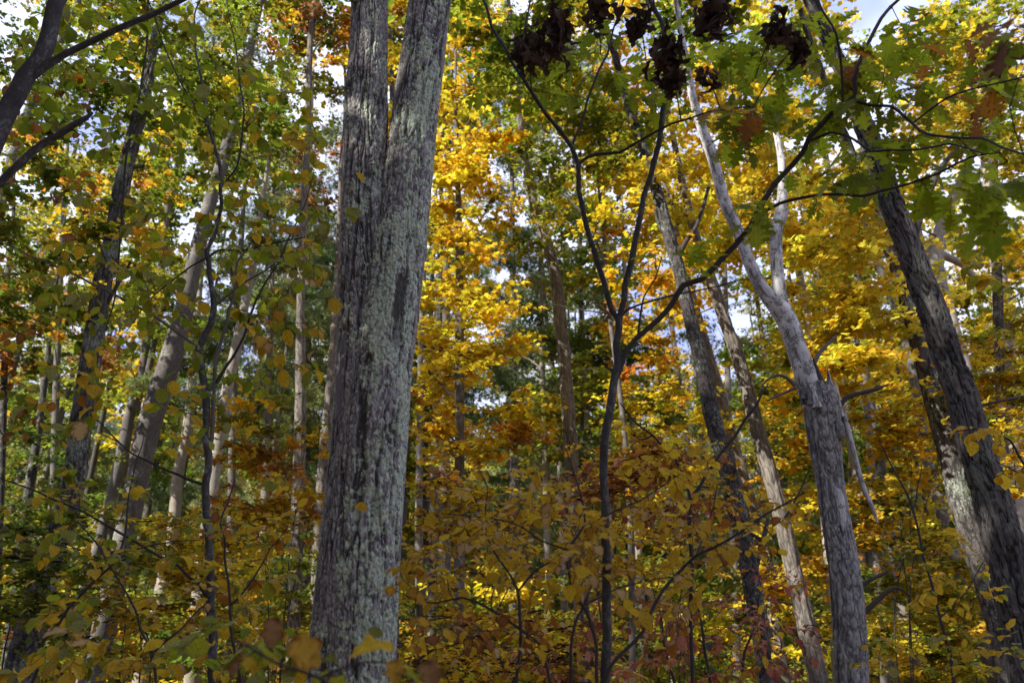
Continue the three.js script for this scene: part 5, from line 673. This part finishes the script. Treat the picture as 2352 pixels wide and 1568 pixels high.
// ---------------------------------------------------------------- the same wood goes on beside and behind the viewer
{
  const wood = new THREE.Group(); wood.name = 'surrounding_wood'; wood.userData = { kind: 'stuff', label: 'the rest of the wood, standing beside and behind the viewer', category: 'woodland' }; scene.add(wood);
  const cyl = new THREE.CylinderGeometry(0.4, 1, 1, 10, 4, true); cyl.translate(0, 0.5, 0); const tr = [], items = [];
  for (let i = 0; i < 150; i++) {
    const left = i % 5 < 2, a = left ? rr(2.1, 3.5) : rr(-0.35, Math.PI + 0.35), q = left ? rr(6, 24) : i < 12 ? rr(6, 11) : rr(9, 34), x = Math.cos(a) * q * 1.15, z = Math.sin(a) * q; if (Math.hypot(x, z) < 4.5 || (a < 1.25 && q < 13) || (z < 0 && Math.abs(x) < -z * 0.75 + 5)) continue;
    const h = rr(13, 20), lo = rr(2.5, 6), pal = R() < 0.6 ? GREENS : MIX; tr.push({ p: V(x, -0.1, z), r: rr(0.1, 0.24), h });
    for (let c = 0; c < 15; c++) { const col = pick(pal), y = lerp(lo, h + 0.5, (c + R()) / 15), w = rr(0.8, 2.4), p = V(x + gauss() * w, y, z + gauss() * w); for (let j = 0; j < 7; j++) items.push({ p: p.clone().add(V(gauss() * 0.9, gauss() * 0.4, gauss() * 0.9)), s: rr(0.9, 1.6), col }); }
  }
  for (let i = 0; i < 90; i++) { const a = rr(-0.2, Math.PI + 0.2), q = rr(6, 24), col = pick(MIX), p = V(Math.cos(a) * q, rr(0.4, 2.6), Math.sin(a) * q); for (let j = 0; j < 6; j++) items.push({ p: p.clone().add(V(gauss() * 0.7, gauss() * 0.4, gauss() * 0.7)), s: rr(0.6, 1.1), col }); }
  instances('foliage', 'simple', 0.9, 0.14, items, wood);
  const o = new THREE.InstancedMesh(cyl, B.plain.m, tr.length); o.name = 'trunks'; o.userData.kind = 'stuff'; o.castShadow = o.receiveShadow = true; tr.forEach((t, i) => { D4.position.copy(t.p); D4.rotation.set(gauss() * 0.03, R() * 6, gauss() * 0.03); D4.scale.set(t.r, t.h, t.r); D4.updateMatrix(); o.setMatrixAt(i, D4.matrix); }); wood.add(o);
}

// ---------------------------------------------------------------- the far wood, one mass
{
  const wood = new THREE.Group(); wood.name = 'distant_wood'; wood.userData = { kind: 'stuff', label: 'far mass of thin trunks and green, gold and pine foliage filling the background', category: 'woodland' }; scene.add(wood);
  const cyl = new THREE.CylinderGeometry(0.55, 1, 1, 9, 5, true); cyl.translate(0, 0.5, 0); const N = 250, tr = [[], [], []];
  { const p = cyl.attributes.position; for (let i = 0; i < p.count; i++) p.setX(i, p.getX(i) + 0.8 * Math.sin(p.getY(i) * 4)); cyl.computeVertexNormals(); const uv = cyl.attributes.uv; for (let i = 0; i < uv.count; i++) uv.setY(i, uv.getY(i) * 14); }
  const items = { maple: [], simple: [], pine: [] };
  for (let i = 0; i < N; i++) {
    const D = 22 + 50 * Math.pow(R(), 0.8), x = rr(-0.85, 0.85) * D, h = rr(15, 25), r = rr(0.07, 0.2); tr[i % 3].push({ p: V(x, -0.2, -D), r, h, l: gauss() * 0.03 });
    const az = x / D, pine = R() < (az > -0.5 && az < 0.12 ? 0.4 : 0.15), kind = pine ? 'pine' : R() < 0.5 ? 'maple' : 'simple';
    const pal = pine ? PINES : az < -0.15 ? (R() < 0.75 ? LIGHT : MIX) : az < 0.12 ? (R() < 0.85 ? LIGHT : GOLDS) : R() < 0.72 ? LIGHT : GOLDS, lo = pine ? 4 : rr(3, 8), n = pine ? 12 : 14;
    for (let c = 0; c < n; c++) { const col = pick(pal), y = lerp(lo, h, (c + R()) / n), w = rr(0.8, 2.2); const q = V(x + gauss() * w, y, -D + gauss() * w); for (let j = 0; j < 8; j++) items[kind].push({ p: q.clone().add(V(gauss() * 0.9, gauss() * 0.35, gauss() * 0.9)), s: rr(0.8, 1.5), col }); }
  }
  for (let i = 0; i < 1000; i++) { const D = rr(15, 55), x = rr(-0.85, 0.85) * D, col = pick(R() < (x < 0 ? 0.6 : 0.35) ? GREENS : R() < 0.6 ? MIX : ORANGES), q = V(x, rr(0.6, 4.2), -D); for (let j = 0; j < 7; j++) items.simple.push({ p: q.clone().add(V(gauss() * 1.1, gauss() * 0.4, gauss() * 1.1)), s: rr(0.7, 1.3), col }); }
  for (let i = 0; i < 3400; i++) { const D = rr(55, 95), x = rr(-0.8, 0.8) * D, pine = R() < 0.3, col = pick(pine ? PINES : R() < 0.7 ? GREENS : R() < 0.6 ? GOLDS : ORANGES), q = V(x, 0.5 + 24 * Math.pow(R(), 1.2), -D); for (let j = 0; j < 7; j++) items[pine ? 'pine' : 'simple'].push({ p: q.clone().add(V(gauss() * 2.2, gauss() * 0.9, gauss() * 2)), s: rr(1.5, 2.6), col }); }
  instances('foliage', 'maple', 0.9, 0.15, items.maple, wood); instances('foliage', 'simple', 0.9, 0.14, items.simple, wood); instances('foliage', 'pine', 0.9, 0.16, items.pine, wood, 0.5);
  [B.hick, B.plain, B.pale].forEach((b, k) => { const o = new THREE.InstancedMesh(cyl, b.m, tr[k].length); o.name = 'trunks'; o.userData.kind = 'stuff'; o.castShadow = o.receiveShadow = true; tr[k].forEach((t, i) => { D4.position.copy(t.p); D4.rotation.set(gauss() * 0.02, R() * 6, t.l); D4.scale.set(t.r, t.h, t.r); D4.updateMatrix(); o.setMatrixAt(i, D4.matrix); const g = rr(0.45, 0.95); o.setColorAt(i, new THREE.Color().setRGB(g, g, g)); }); wood.add(o); });
}
renderer.render(scene, camera);
